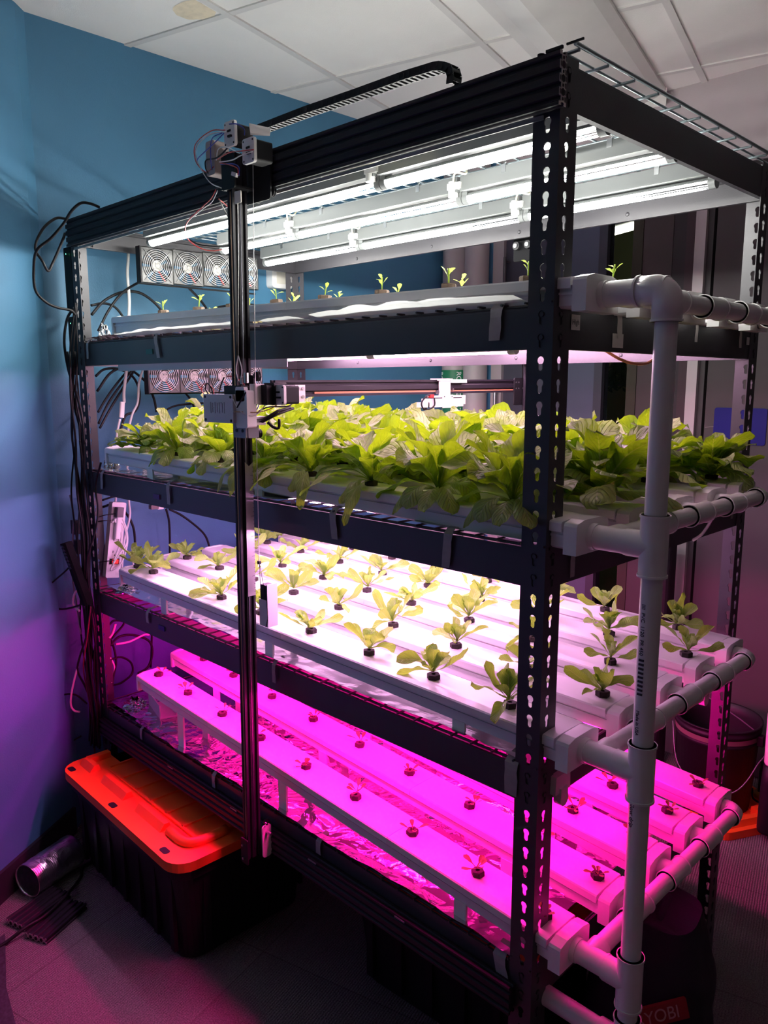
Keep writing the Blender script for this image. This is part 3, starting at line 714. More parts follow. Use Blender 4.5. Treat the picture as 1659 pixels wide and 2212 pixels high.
def mature(seed):
    r = random.Random(seed); b = MB(); k = 0
    for ring, (n, e0, bend, L, Wd, cup) in enumerate(((6, .50, 1.35, .175, .074, -.15), (7, .88, 1.45, .185, .084, .0), (7, 1.12, 1.45, .185, .086, .12), (6, 1.32, 1.2, .165, .080, .25), (5, 1.45, .9, .125, .065, .4))):
        a0 = r.uniform(0, 6.3)
        for i in range(n):
            az = a0 + 2 * PI * (i + r.uniform(-.28, .28)) / n
            leaf(b, L * r.uniform(.82, 1.15), Wd * r.uniform(.8, 1.15), az, e0 + r.uniform(-.22, .2), bend * r.uniform(.6, 1.4), .0065 + .0045 * r.random(), cup + r.uniform(-.2, .2), r.uniform(0, 9), (0, 0, .012), .20, .17, 16, 8, r.uniform(-.6, .6), r.uniform(1.6, 3.2), .12 if ring < 2 else 0)
    return b.mesh('lettuce_leaves', M_leaf)
def droopy(seed, side):
    """front-row head with long leaves hanging over the channel edge (towards -Y)"""
    r = random.Random(seed); b = MB()
    for i in range(6):
        az = -PI / 2 + (i - 2.5) * .50 + r.uniform(-.2, .2); leaf(b, r.uniform(.12, .20), r.uniform(.045, .066), az, r.uniform(.15, .75), r.uniform(1.3, 2.3), .0055, r.uniform(-.35, .15), r.uniform(0, 9), (0, 0, .012), .36, .13, 18, 8, r.uniform(-.5, .5), 2., .1)
    for i in range(9):
        az = i * 2 * PI / 9 + r.uniform(-.25, .25); leaf(b, r.uniform(.15, .20), r.uniform(.062, .085), az, r.uniform(.8, 1.2), r.uniform(.7, 1.6), .0075, .2 + r.uniform(-.2, .2), r.uniform(0, 9), (0, 0, .012), .28, .14, 16, 8, r.uniform(-.6, .6), 2.4)
    for i in range(6):
        az = i * 2 * PI / 6 + r.uniform(-.3, .3); leaf(b, r.uniform(.13, .18), r.uniform(.055, .078), az, r.uniform(1.2, 1.5), r.uniform(.3, 1.2), .0075, .4, r.uniform(0, 9), (0, 0, .012), .22, .16, 16, 8, r.uniform(-.4, .4), 2.4)
    return b.mesh('lettuce_leaves', M_leaf)
def young(seed):
    r = random.Random(seed); b = MB()
    n = r.choice((6, 7, 7)); a0 = r.uniform(0, 6)
    for i in range(n):
        az = a0 + 2 * PI * (i + r.uniform(-.3, .3)) / n
        leaf(b, r.uniform(.050, .088), r.uniform(.022, .033), az, r.uniform(.1, .95), r.uniform(-.9, 1.3), .0028, .3 + r.uniform(-.3, .5), r.uniform(0, 9), (0, 0, .012), .30, .16, 14, 6, r.uniform(-1.5, 1.5), 1.8)
    for i in range(5):
        leaf(b, r.uniform(.032, .052), r.uniform(.020, .030), r.uniform(0, 6.3), r.uniform(.9, 1.4), r.uniform(0, .8), .0016, .5, r.uniform(0, 9), (0, 0, .014), .2, .2, 10, 6, r.uniform(-.6, .6), 1.6)
    return b.mesh('lettuce_leaves', M_leaf_y)
def seedling(seed, m, tall=1., n=5):
    r = random.Random(seed); b = MB()
    a0 = r.uniform(0, 6)
    for i in range(n):
        az = a0 + 2 * PI * (i + r.uniform(-.35, .35)) / n; leaf(b, r.uniform(.026, .044), r.uniform(.011, .016), az, (r.uniform(.25, .8) if tall <= 1 else r.uniform(.9, 1.45)), r.uniform(-.2, .6), .0004, .25, 1, (0, 0, .012 * tall), .45, .12, 8, 4)
    return b.mesh('seedling_leaves', m)
def tall_seedling(seed):
    r = random.Random(seed); b = MB(); h = r.uniform(.016, .026); x = r.uniform(-.004, .004)
    b.tube([(0, 0, .008), (x * .5, 0, .012 + h * .5), (x, 0, .012 + h)], .0013, 6, 3)
    k = r.choice((2, 3, 3, 4)); a0 = r.uniform(0, 6)
    for i in range(k):
        z = h * (.35 + .65 * i / k); leaf(b, r.uniform(.014, .022), r.uniform(.008, .011), a0 + i * 2.3 + r.uniform(-.3, .3), r.uniform(.5, 1.2), r.uniform(0, .7), .0003, .2, 1, (x * (.5 + i / k / 2), 0, .010 + z), .4, .14, 7, 4)
    return b.mesh('seedling_leaves', M_leaf_s)
MAT_ = [mature(s) for s in (1, 2, 3, 4, 5)]; DRO = [droopy(s, 0) for s in (21, 22, 23, 24)]
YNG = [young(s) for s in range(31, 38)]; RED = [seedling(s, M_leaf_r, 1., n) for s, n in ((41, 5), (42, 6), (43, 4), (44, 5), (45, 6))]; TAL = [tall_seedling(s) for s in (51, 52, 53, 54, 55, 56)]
ORD = ['first', 'second', 'third', 'fourth', 'fifth', 'sixth', 'seventh', 'eighth', 'ninth', 'tenth']
def plant(name, lv, r, x, y, meshes, plug, label, cat, group, sc, rz=None, off=(0, 0), pm_scale=1., dz=0.):
    rz = R.uniform(0, 6.28) if rz is None else rz
    t = thing(name, label, cat, group, (x, y, ztop(lv, x) + .0016 + dz), 0)
    p = bpy.data.objects.new('growing_plug', plug); C.objects.link(p); p.parent = t; p.rotation_euler = (R.uniform(-.06, .06), R.uniform(-.06, .06), R.uniform(0, 1)); p.scale = (pm_scale,) * 3
    l = bpy.data.objects.new('leaves', R.choice(meshes) if isinstance(meshes, list) else meshes); C.objects.link(l); l.parent = t
    l.rotation_euler = (R.uniform(-.08, .08), R.uniform(-.08, .08), rz); l.scale = (sc, sc, sc * R.uniform(.9, 1.1)); l.location = (off[0], off[1], 0)
    return t
def lab(desc, i, n, r, lv):
    q = 'leftmost' if i == 0 else ('rightmost' if i == n - 1 else ORD[i] + ' from left')
    return '%s, %s, %s, %s' % (desc, q, ('front channel', 'second channel from front', 'middle channel', 'second channel from back', 'rear channel')[r], SH[lv])
# level 2: big lettuces
for r in range(5):
    xs = [.20 + .203 * k + (.0 if r % 2 == 0 else .10) for k in range(8)]
    if r == 0: xs = [.31, .51, .74, .93, 1.12, 1.33, 1.53, 1.715]
    if r == 1: xs = [.25, .42, .62, .83, 1.03, 1.23, 1.43, 1.64, 1.80]
    if r == 4: xs = xs[:8] + [1.80]
    for i, x in enumerate(xs):
        fr = r == 0
        sz = 'large lettuce head' if not (i == 0 and fr) else 'smaller upright lettuce'
        plant('lettuce', 2, r, x, YC[r], (DRO if fr and i > 0 else MAT_), me_plug, lab(sz, i, len(xs), r, 2), 'lettuce', 'big lettuces on the second shelf',
              (.90 if r == 0 else .96) * R.uniform(.92, 1.06) * (.70 if i == 0 and r in (0, 1) else 1) * (.78 if (r == 4 and i == 8) else 1), rz=(R.uniform(-.35, .35) if fr and i > 0 else None))
# level 3: young lettuces
G3 = [[.12 + .2, .51, .71, .90, 1.11, 1.32, 1.52, 1.72], [.22, .42, .61, .81, 1.01, 1.22, 1.43, 1.63, 1.82], [.14, .33, .53, .74, .94, 1.12, 1.33, 1.53, 1.74], [.21, .41, .62, .83, 1.03, 1.23, 1.44, 1.64, 1.84], [.16, .32, .50, .70, .90, 1.12, 1.33, 1.53, 1.74]]
G3[0] = [.22, .32, .71, .90, 1.11, 1.32, 1.52, 1.72]
for r, xs in enumerate(G3):
    xs = [x for x in xs if XL[3] - .05 < x < 1.85]
    for i, x in enumerate(xs):
        plant('young_lettuce', 3, r, x, YC[r] + (.018 if False else 0), YNG, me_plug, lab('young lettuce', i, len(xs), r, 3), 'lettuce', 'young lettuces on the third shelf', R.uniform(1.05, 1.38), off=(R.uniform(-.006, .006), R.uniform(-.006, .006)))
# level 4: tiny seedlings under magenta light
G4 = [[.32, .50, .69, .88, 1.08, 1.27, 1.46, 1.65, 1.83], [.30, .48, .69, .89, 1.09, 1.28, 1.48, 1.67, 1.84], [.33, .53, .74, .94, 1.14, 1.34, 1.50, 1.66, 1.83], [.25, .45, .65, .85, 1.05, 1.25, 1.45, 1.67, 1.83], [.33, .53, .74, .94, 1.14, 1.34, 1.50, 1.66, 1.83]]
for r, xs in enumerate(G4):
    for i, x in enumerate(xs):
        if i == len(xs) - 1: x -= .012
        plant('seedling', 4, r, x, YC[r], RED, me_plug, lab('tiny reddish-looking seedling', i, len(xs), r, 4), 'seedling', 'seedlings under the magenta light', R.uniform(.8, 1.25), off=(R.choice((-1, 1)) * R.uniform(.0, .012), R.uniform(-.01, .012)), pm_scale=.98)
# level 1: thin upright seedlings
G1 = [[.46, .65, .81, 1.00, 1.18, 1.365, 1.55, 1.735], [.44, .63, .83, 1.03, 1.23, 1.43, 1.63, 1.80]]
for r, xs in enumerate(G1):
    for i, x in enumerate(xs):
        plant('seedling', 1, r, x, YC[r], TAL[i % 6], me_plug_t, lab('thin seedling, brown plug', i, len(xs), r, 1), 'seedling', 'seedlings on the top planted shelf', R.uniform(1.0, 1.35))

# ------------------------------------------------------------------ grow lamps
M_house_w = M_house
G_L1 = emitter('cool_white_tube_glow', (1., .985, .93), 92.)
G_L2 = emitter('warm_white_tube_glow', (1., .58, .84), 66.)
G_L3 = emitter('pink_white_tube_glow', (1., .42, .88), 88.)
G_L4 = emitter('magenta_tube_glow', (1., .004, .31), 130.)
def lamp(x0, x1, y, z, glow, label, plug=True, rt=.0125, hh=.050):
    M_house = M_house_alu if glow is G_L1 else M_house_w
    t = thing('grow_lamp', label, 'lamp', 'tube grow lamps')
    def arc(a0, a1, n=10): return [(math.cos(a0 + (a1 - a0) * k / n) * rt, math.sin(a0 + (a1 - a0) * k / n) * rt) for k in range(n + 1)]
    b = MB(); pl = arc(PI * .92, PI * 2.08)
    b.add([(x0, y + a, z + c) for a, c in pl] + [(x1, y + a, z + c) for a, c in pl], [(i, i + 1, 12 + i - 1 + 0, 11 + i) for i in range(10)], True); b.build('lamp_tube', glow, t)
    b = MB(); b.prism([(-a, c) for a, c in arc(.07 * PI, .93 * PI)], (x0, y, z + .0004), (x1, y, z + .0004)); b.build('tube_spine', M_house, t)
    b = MB(); b.prism([(-.026, rt + .004), (-.026, rt + .0015), (.026, rt + .0015), (.026, rt + .004), (.024, hh), (-.024, hh)], (x0 - .01, y, z), (x1 + .01, y, z)); b.build('lamp_housing', M_house, t)
    for x, s in ((x0, -1), (x1, 1)):
        b = MB(); b.cyl((x - .002 * s, y, z), (x + .014 * s, y, z), rt + .0015, 16); b.box((x + .006 * s, y, z + .014), (.016, .024, .02)); b.build('lamp_end_cap', M_house, t)
    for x in (x0 + .12, x1 - .12):
        b = MB(); b.bx(x - .006, x + .006, y - .024, y + .024, z + hh, z + hh + .003); b.bx(x - .006, x + .006, y - .026, y - .022, z + hh - .015, z + hh + .003); b.tube([(x, y - .023, z + hh), (x + .008, y - .026, z + hh + .006), (x - .004, y - .02, z + hh + .008)], .0012, 5); b.build('mounting_clip', M_steel, t)
    return t
zt = 2.072
for y, segs, nm in ((.18, ((.20, 1.235), (1.265, 1.80)), 'front'), (.43, ((.24, .62), (.65, 1.27), (1.30, 1.81)), 'middle'), (.705, ((.11, .61), (.64, 1.26), (1.29, 1.78)), 'rear')):
    for i, (a, c) in enumerate(segs):
        lamp(a, c, y, zt, G_L1, 'glowing white tube lamp under the rack top, %s row, %s' % (nm, ('left piece', 'right piece')[i] if len(segs) == 2 else ('left piece', 'middle piece', 'right piece')[i]))
for y, segs, nm in ((.075, ((.26, .66), (.69, 1.31), (1.33, 1.69)), 'front'), (.34, ((.2, .98), (1.0, 1.80)), 'second'), (.60, ((.2, .98), (1.0, 1.80)), 'third'), (.84, ((.2, .98), (1.0, 1.80)), 'rear')):
    for i, (a, c) in enumerate(segs): lamp(a, c, y, 1.6855 if nm == 'front' else 1.734, G_L2, 'white tube lamp above the big lettuces, %s row, %s' % (nm, ('left piece', 'right piece')[i] if len(segs) == 2 else ('left piece', 'middle piece', 'right piece')[i]), rt=.0095 if nm != 'front' else .0075, hh=.0185)
for y, nm in ((.068, 'front'), (.42, 'middle'), (.72, 'rear')):
    for i, (a, c) in enumerate(((.42, .98), (1.0, 1.56))): lamp(a, c, y, 1.262, G_L3, 'pinkish white tube lamp above the young lettuces, %s row, %s' % (nm, ('left piece', 'right piece')[i]))
    for i, (a, c) in enumerate(((.36, 1.02), (1.04, 1.832))): lamp(a, c, y, .842, G_L4, 'magenta tube lamp above the bottom shelf, %s row, %s' % (nm, ('left piece', 'right piece')[i]))
# white valance strip hanging below the beam left of the tubes
b = MB(); b.bx(.235, 1.085, .022, .024, 1.662, 1.685); b.bx(.235, 1.085, .024, .05, 1.683, 1.685); one('lamp_valance', b, M_house, 'white strip hanging under the top planted shelf beam, left of the thin bright tube', 'strip')
# white lamp plugs and cords among the top lamps
def cable(pts, r, m, label, name='cable', cat='cable', group=None, seg=8):
    return one(name, MB().tube(pts, r, seg, 6), m, label, cat, group)
for x, y, lb in ((.635, .43, 'left in the middle lamp row'), (1.285, .43, 'right in the middle lamp row'), (.625, .705, 'left in the rear lamp row'), (1.275, .705, 'right in the rear lamp row'), (1.25, .18, 'in the front lamp row')):
    t = thing('lamp_connector', 'white plug connector %s under the rack top' % lb, 'connector')
    MB().cyl((x - .02, y - .02, zt + .004), (x - .02, y - .02, zt + .04), .012, 14).bx(x - .03, x + .01, y - .032, y - .012, zt + .02, zt + .035).build('plug_body', M_house, t)
    MB().tube([(x - .02, y - .02, zt + .03), (x + .01, y - .05, zt + .05), (x + .05, y - .06, zt + .04), (x + .03, y - .03, zt + .058)], .0025, 6).build('plug_cord', M_ywire, t)
cable([(1.70, .24, 2.125), (1.66, .30, 2.10), (1.60, .36, 2.105), (1.55, .40, 2.12)], .004, M_ywire, 'cream cord between the front and middle top lamps at the right')
cable([(1.79, .34, 2.125), (1.80, .30, 2.10), (1.78, .26, 2.098), (1.74, .24, 2.12)], .004, M_ywire, 'cream cord loop near the right end beam under the rack top')
cable([(1.12, .11, 2.118), (1.16, .08, 2.085), (1.24, .08, 2.082), (1.34, .10, 2.10), (1.40, .12, 2.118)], .004, M_ywire, 'cream cord hanging beside the gantry post under the rack top')
cable([(0.688,0.860,2.103), (0.751,0.860,2.104), (0.823,0.860,2.104), (0.901,0.860,2.105), (0.974,0.850,2.107)], .0025, M_ywire, 'thin cream cord drooping in front of the rear top beam')
cable([(1.74, .30, 1.70), (1.78, .34, 1.668), (1.79, .42, 1.664), (1.78, .50, 1.69)], .003, mat('orange_wire', (.75, .28, .12), .5), 'orange wires drooping under the right end beam')
cable([(1.900,0.545,1.336), (1.880,0.573,1.310), (1.865,0.575,1.286), (1.845,0.580,1.270)], .0035, M_wcable, 'short white drip tube hanging below the lettuce shelf manifold')

# ------------------------------------------------------------------ fans
def fan_bank(x, y0, z0, dz, label):
    t = thing('fan_bank', label, 'fans', 'fan banks at the left end of the rack')
    MB().bx(x - .030, x - .026, y0 - .002, y0 + .485, z0 - .062, z0 - .056).bx(x - .027, x + .002, y0 - .004, y0, z0 - .06, z0 + .06).build('mounting_frame', M_plastic_k, t)
    for k in range(4):
        yc = y0 + .060 + .1205 * k; z = z0 + dz * k
        f = MB(); n = 32; ri = .057
        # square frame with round opening
        for xx in (x, x - .025):
            vs = []
            for i in range(n):
                a = 2 * PI * i / n; c_, s_ = math.cos(a), math.sin(a); q = .059 / max(abs(c_), abs(s_)); vs.append((xx, yc + c_ * q, z + s_ * q))
            for i in range(n):
                a = 2 * PI * i / n; vs.append((xx, yc + math.cos(a) * ri, z + math.sin(a) * ri))
            f.add(vs, [(i, (i + 1) % n, n + (i + 1) % n, n + i) for i in range(n)])
        f.cyl((x, yc, z), (x - .025, yc, z), ri, 32, caps=False)
        for (a, c, d, e) in ((-.059, .059, -.059, -.057), (-.059, .059, .057, .059)): f.bx(x - .025, x, yc + a, yc + c, z + d, z + e)
        for d in (-.0595, .0575): f.bx(x - .025, x, yc + d, yc + d + .002, z - .059, z + .059)
        for a in range(4): f.box((x - .022, yc, z), (.004, .112, .006), Matrix.Rotation(PI / 4 * (2 * a + 1) / 1, 3, 'X')) if a < 2 else None
        fo = f.build('fan', M_fan, t)
        bl = MB(); bl.cyl((x - .020, yc, z), (x - .003, yc, z), .019, 24)
        for i in range(7):
            a = 2 * PI * i / 7; vs = []
            for rr in (.018, .036, .054):
                for da, xo in ((-.30, -.004), (.30, -.018)):
                    aa = a + da * (.8 + rr * 6); vs.append((x + xo, yc + math.cos(aa) * rr, z + math.sin(aa) * rr))
            bl.add(vs, [(0, 1, 3, 2), (2, 3, 5, 4)])
        bl.build('fan_blades', M_fan, fo)
        MB().cyl((x - .003, yc, z), (x - .0025, yc, z), .0165, 24).build('hub_sticker', mat_stk, fo)
        g = MB()
        for rr in (.018, .025, .032, .039, .046, .053):
            g.tube([(x + .004 + .002 * (1 - rr / .053), yc + math.cos(2 * PI * i / 28) * rr, z + math.sin(2 * PI * i / 28) * rr) for i in range(29)], .0009, 5, 1)
        for a in (PI / 4, 3 * PI / 4, 5 * PI / 4, 7 * PI / 4): g.tube([(x + .006, yc + math.cos(a) * .006, z + math.sin(a) * .006), (x + .004, yc + math.cos(a) * .052, z + math.sin(a) * .052), (x + .001, yc + math.cos(a) * .072, z + math.sin(a) * .072)], .0011, 5, 1)
        for a in (0, .5): g.tube([(x + .005, yc + math.cos(2 * PI * i / 14) * .009, z + math.sin(2 * PI * i / 14) * .009) for i in range(15)], .0009, 5, 1)
        g.build('wire_grille', M_grill, fo)
        MB().tube([(x - .004, yc + .006, z - .018), (x - .004, yc + .022, z - .040), (x - .002, yc + .036, z - .056)], .0016, 5).build('fan_wire', M_red, fo)
    return t
M_fan = mat('glossy_black_fan_plastic', (.05, .05, .05), .3)
M_grill = mat('dark_chromed_wire', (.45, .45, .45), .35, .8)
mat_stk = mat('white_hub_sticker', (.34, .33, .30), .5)
fan_bank(.075, .205, 2.020, .004, 'row of four black fans hanging under the rack top at the left end')
fan_bank(.075, .212, 1.648, .0, 'row of four black fans above the big lettuces at the left end')

# ------------------------------------------------------------------ aluminium rails
def vslot(nx, ny):
    """outline of a 20 mm slotted extrusion of nx by ny cells"""
    hx, hy = nx * .01, ny * .01
    g = [(-.0046, 0), (-.003, .0018), (-.0052, .0020), (-.0030, .0050), (.0030, .0050), (.0052, .0020), (.003, .0018), (.0046, 0)]
    p = []
    for k in range(nx): cx = -hx + .01 + .02 * k; p += [(cx + a, -hy + d) for a, d in g]
    p = [(-hx, -hy)] + p + [(hx, -hy)]
    for k in range(ny): cy = -hy + .01 + .02 * k; p += [(hx - d, cy + a) for a, d in g]
    p.append((hx, hy))
    for k in range(nx): cx = hx - .01 - .02 * k; p += [(cx - a, hy - d) for a, d in g]
    p.append((-hx, hy))
    for k in range(ny): cy = hy - .01 - .02 * k; p += [(-hx + d, cy - a) for a, d in g]
    return p
def rail_end(par, c, ny, s=1):
    """bare cut face of a 20 x (20 ny) extrusion facing +X"""
    x, y, z = c; b = MB(); b.prism(vslot(1, ny), (x, y, z), (x + .0006 * s, y, z), up=(0, 0, 1)); b.build('cut_face', M_alu_cut, par)
    d = MB()
    for k in range(ny):
        zz = z - ny * .01 + .01 + .02 * k; d.box((x + .0009 * s, y, zz), (.0006, .0036, .0042))
        if k < ny - 1:
            q = zz + .01; n = 6; d.add([(x + .0011 * s, y + math.cos(a * PI / 3 + PI / 2) * .0062, q + math.sin(a * PI / 3 + PI / 2) * .0062) for a in range(6)], [tuple(range(6))])
    for sy in (-1, 1):
        for k in range(ny + 1):
            q = z - ny * .01 + .02 * k
            if 0 < k < ny: d.add([(x + .0011 * s, y + sy * .0070, q - .0045), (x + .0011 * s, y + sy * .0088, q - .003), (x + .0011 * s, y + sy * .0088, q + .003), (x + .0011 * s, y + sy * .0070, q + .0045)], [(0, 1, 2, 3)])
    d.build('extrusion_void', M_plastic_k, par)
tr = thing('aluminium_rail', 'wide black slotted aluminium rail along the top front edge of the rack', 'rail')
b = MB(); b.prism(vslot(1, 4), (.022, -.0135, 2.096), (1.842, -.0135, 2.096)); b.build('slotted_profile', M_alu_black, tr)
rail_end(tr, (1.842, -.0135, 2.096), 4)
b = MB(); b.bx(.03, 1.80, -.0030, -.0002, 2.047, 2.054); b.build('lit_lip_strip', M_alu_cut, tr)  # pale strip puts the lit look of the beam's lip into its colour
b = MB()
for x in (.22, .50, .78, 1.16, 1.45, 1.80):
    for z in ((2.076, 2.116) if x < 1.7 else (2.096,)): b.box((x, -.0200, z), (.007, .006, .007))
b.build('slot_nut', M_steel, tr)
b = MB(); b.bx(1.815, 1.845, -.0235, -.019, 2.137, 2.1415).bx(1.845, 1.875, -.012, -.009, 2.144, 2.147); b.cyl((1.80, -.0135, 2.137), (1.80, -.0135, 2.142), .006, 12); b.build('end_hardware', M_plastic_k, tr)
br = thing('aluminium_rail', 'black slotted aluminium rail running along the bottom front of the rack', 'rail')
b = MB(); b.prism(vslot(1, 3), (.03, -.0135, .428), (1.795, -.0135, .428)); b.build('slotted_profile', M_alu_black, br)
b = MB(); b.bx(.04, 1.79, -.020, -.0165, .4160, .4200); b.build('drive_belt', mat('grey_belt', (.35, .33, .33), .4), br)
b = MB()
for x in (.52, .86, 1.20, 1.50): b.box((x, -.0245, .4525), (.030, .002, .0035))
b.build('slot_cover', M_grey, br)
rr_ = thing('aluminium_rail', 'black slotted aluminium rail along the rear top beam', 'rail')
MB().prism(vslot(1, 2), (.05, D + .013, 2.096), (1.80, D + .013, 2.096)).build('slotted_profile', M_alu_black, rr_)

# cable carrier on the top rail
cc = thing('cable_carrier', 'black plastic cable carrier chain arching along the top rail from the gantry post', 'cable chain')
path = [(1.040, .0, 2.196), (1.20, .0, 2.196), (1.36, .0, 2.192), (1.50, .0, 2.190), (1.575, .0, 2.186), (1.603, .0, 2.176), (1.610, .0, 2.158), (1.606, .0, 2.146)]
def sample(path, step):
    P_ = [Vector(p) for p in path]; o = [P_[0]]; acc = 0
    for a, c in zip(P_, P_[1:]):
        L_ = (c - a).length; d = step - acc
        while d <= L_: o.append(a + (c - a) * (d / L_)); d += step
        acc = L_ - (d - step)
    return o
pp = sample(path, .0135); b = MB(); rb = MB()
for a, c in zip(pp, pp[1:]):
    d = (c - a); ang = math.atan2(d.z, d.x); rt = Matrix.Rotation(-ang, 3, 'Y'); m_ = (a + c) / 2
    for s in (-1, 1): b.box(m_ + Vector((0, s * .011, 0)), (.0150, .0022, .0150), rt); b.cyl(m_ + Vector((0, s * .0125, 0)), m_ + Vector((0, s * .0100, 0)), .0045, 8)
    for s in (-1, 1): rb.box(m_ + rt @ Vector((0, 0, s * .0068)), (.0060, .022, .0018), rt)
b.build('chain_links', M_plastic_k, cc); rb.build('chain_rungs', M_plastic_k, cc)

# ------------------------------------------------------------------ gantry
g = thing('camera_gantry', 'black and white motorised gantry with a tall post and an arm reaching over the lettuces', 'gantry')
PT, PB = Vector((1.024, -.062, 2.135)), Vector((1.000, -.062, .395))
def pc(z): return PB + (PT - PB) * ((z - PB.z) / (PT.z - PB.z))
b = MB(); b.prism(vslot(1, 2), PB, PT, up=(0, 1, 0)); post = b.build('vertical_profile', M_alu_black, g)
b = MB(); b.bx(0, .0045, 0, .0015, 0, 0.0)if False else None
b = MB(); p0, p1 = pc(.42), pc(2.05); b.tube([p0 + Vector((.0005, -.0185, 0)), p1 + Vector((.0005, -.0185, 0))], .0018, 6, 1); b.build('drive_belt', mat('copper_tinted_belt', (.55, .38, .25), .35), g)
b = MB(); b.tube([p0 + Vector((.0100, .000, 0)), p1 + Vector((.0100, .000, 0))], .0016, 6, 1); b.build('slot_reflection', M_grey, g)  # grey strip puts the slot's silvery reflection into its colour
def screw(mb, c, ax, r=.0035, h=.003): c = Vector(c); mb.cyl(c, c + Vector(ax) * h, r, 12)
# top carriage and motors
b = MB(); b.rbox((1.058, -.030, 2.082), (.098, .004, .105), .008, 'y'); b.rbox((1.030, -.088, 2.090), (.05, .004, .075), .006, 'y'); b.bx(1.00, 1.052, -.088, -.030, 2.055, 2.059); top = b.build('top_carriage_plate', M_plastic_k, g)
WP = [(.002, 0), (.0115, .001), (.0115, .003), (.009, .005), (.0115, .007), (.0115, .009), (.002, .010)]
for x, z in ((1.085, 2.048), (1.085, 2.126), (1.03, 2.043)): MB().lathe(WP, (x + .012, -.024, z), (0, 1, 0), 20).build('guide_wheel', M_plastic_k, g)
def motor(c, ax, lb, s=.042, ln=.040, cov=.050):
    """stepper with white printed rear cover facing ax"""
    c = Vector(c); ax = Vector(ax); y = abs(ax.y) > .5
    dim = (s, ln, s) if y else (ln, s, s)
    mo = MB().rbox(c, dim, .005, 'y' if y else 'x').build('stepper_motor', M_plastic_k, g)
    f = c + ax * (ln / 2 + .004); d2 = (s, .007, cov) if y else (.007, s, cov)
    cv = MB().rbox(f, d2, .006, 'y' if y else 'x').build('motor_cover', M_print3d, mo)
    k = MB(); u = Vector((1, 0, 0)) if y else Vector((0, 1, 0))
    for a in (-1, 1):
        for q in (-1, 1): k.cyl(f + u * a * s * .38 + Vector((0, 0, q * cov * .39)) + ax * .0035, f + u * a * s * .38 + Vector((0, 0, q * cov * .39)) + ax * .0038, .0022, 10)
    k.box(f + ax * .0042 + Vector((0, 0, .006)), (.012, .002, .004) if y else (.002, .012, .004)); k.box(f + ax * .0055 + Vector((.004, 0, -.006)), (.012, .005, .004))
    k.build('cover_socket', M_plastic_k, mo)
    return f
fA = motor(Vector((1.060,-0.106,2.160)) + Vector((0, .030, 0)), (0, -1, 0), 'a', .040, .040, .052)
fB = motor(Vector((1.155,-0.122,2.103)) + Vector((0, .026, 0)), (0, -1, 0), 'b', .042, .040, .050)
q = [(1.087,-0.070,2.179), (1.112,-0.030,2.172), (1.121,-0.040,2.156), (1.098,-0.075,2.155)]
b = MB(); b.add(q + [tuple(Vector(v) + Vector((0, 0, .004))) for v in q], [(0, 1, 2, 3), (4, 5, 6, 7), (0, 1, 5, 4), (1, 2, 6, 5), (2, 3, 7, 6), (3, 0, 4, 7)]); b.build('chain_bracket', M_print3d, g)
b = MB(); b.rbox((0.947,-0.060,2.136), (.035, .04, .075), .006, 'y'); b.box((0.940,-0.060,2.161), (.02, .03, .03)); b.build('driver_board_housing', mat('tan_housing', (.34, .28, .27), .5), g)
b = MB(); b.rbox((1.073,-0.095,2.028), (.024, .002, .026), .003, 'y'); b.build('paper_tag', mat('cream_tag', (.72, .68, .58), .6), g)
b = MB(); b.box((1.063,-0.095,2.077), (.018, .006, .008), Matrix.Rotation(.4, 3, 'Y')); b.build('wire_plug', M_wcable, g)
# middle carriage: electronics box, plates, motor
zc_ = 1.566
eb = MB().rbox((1.002, -.103, zc_), (.122, .034, .066), .004, 'y').build('electronics_box', M_print3d_box, g)
b = MB()
for x in (.949, 1.055):
    for z in (zc_ + .027, zc_ - .027): screw(b, (x, -.1200, z), (0, -1, 0), .0034, .0012)
b.build('box_screw', M_plastic_k, eb)
b = MB()
for k, x in enumerate((.972, .980, .990, 1.000, 1.008, 1.020, 1.028)): b.box((x, -.1204, zc_ + .002), (.0022, .0008, .022 if k % 2 else .026))
b.box((.985, -.1204, zc_ + .002), (.012, .0008, .002)); b.box((1.012, -.1204, zc_ + .014), (.012, .0008, .002)); b.build('embossed_logo', mat('embossed_plastic', (.46, .44, .47), .6), eb)
b = MB(); b.rbox((1.086, -.100, 1.566), (.044, .026, .085), .005, 'y'); b.rbox((1.100, -.078, 1.600), (.022, .03, .045), .005, 'z'); b.rbox((1.082, -.108, 1.600), (.034, .010, .032), .004, 'y'); b.build('carriage_bracket', M_print3d, g)
b = MB(); b.rbox((1.035, -.090, 1.608), (.07, .02, .022), .003, 'y'); b.rbox((1.115, -.055, 1.598), (.035, .04, .045), .003, 'y'); b.rbox((1.020, -.045, 1.625), (.05, .004, .036), .012, 'y'); b.build('carriage_block', M_plastic_k, g)
b = MB(); b.rbox((1.045, -.088, 1.516), (.048, .006, .036), .003, 'y'); b.rbox((1.069, -.070, 1.516), (.004, .03, .036), .003, 'x'); gp = b.build('carriage_plate', M_grey, g)
b = MB()
for x in (1.033, 1.057): screw(b, (x, -.091, 1.515), (0, -1, 0), .004, .0012)
b.build('plate_bolt', M_plastic_k, gp)
for c in ((1.034, -.035, 1.505), (1.040, -.038, 1.640)): MB().lathe(WP, c, (0, 1, 0), 20).build('guide_wheel', M_plastic_k, g)
b = MB(); b.cyl((1.055, -.075, 1.625), (1.055, -.075, 1.648), .0055, 16); b.cyl((1.046, -.082, 1.622), (1.046, -.082, 1.640), .0028, 10); b.build('standoff', M_steel, g)
fC = motor(Vector((1.146,-0.052,1.598)) + Vector((0, .024, 0)), (0, -1, 0), 'c', .042, .036, .044)
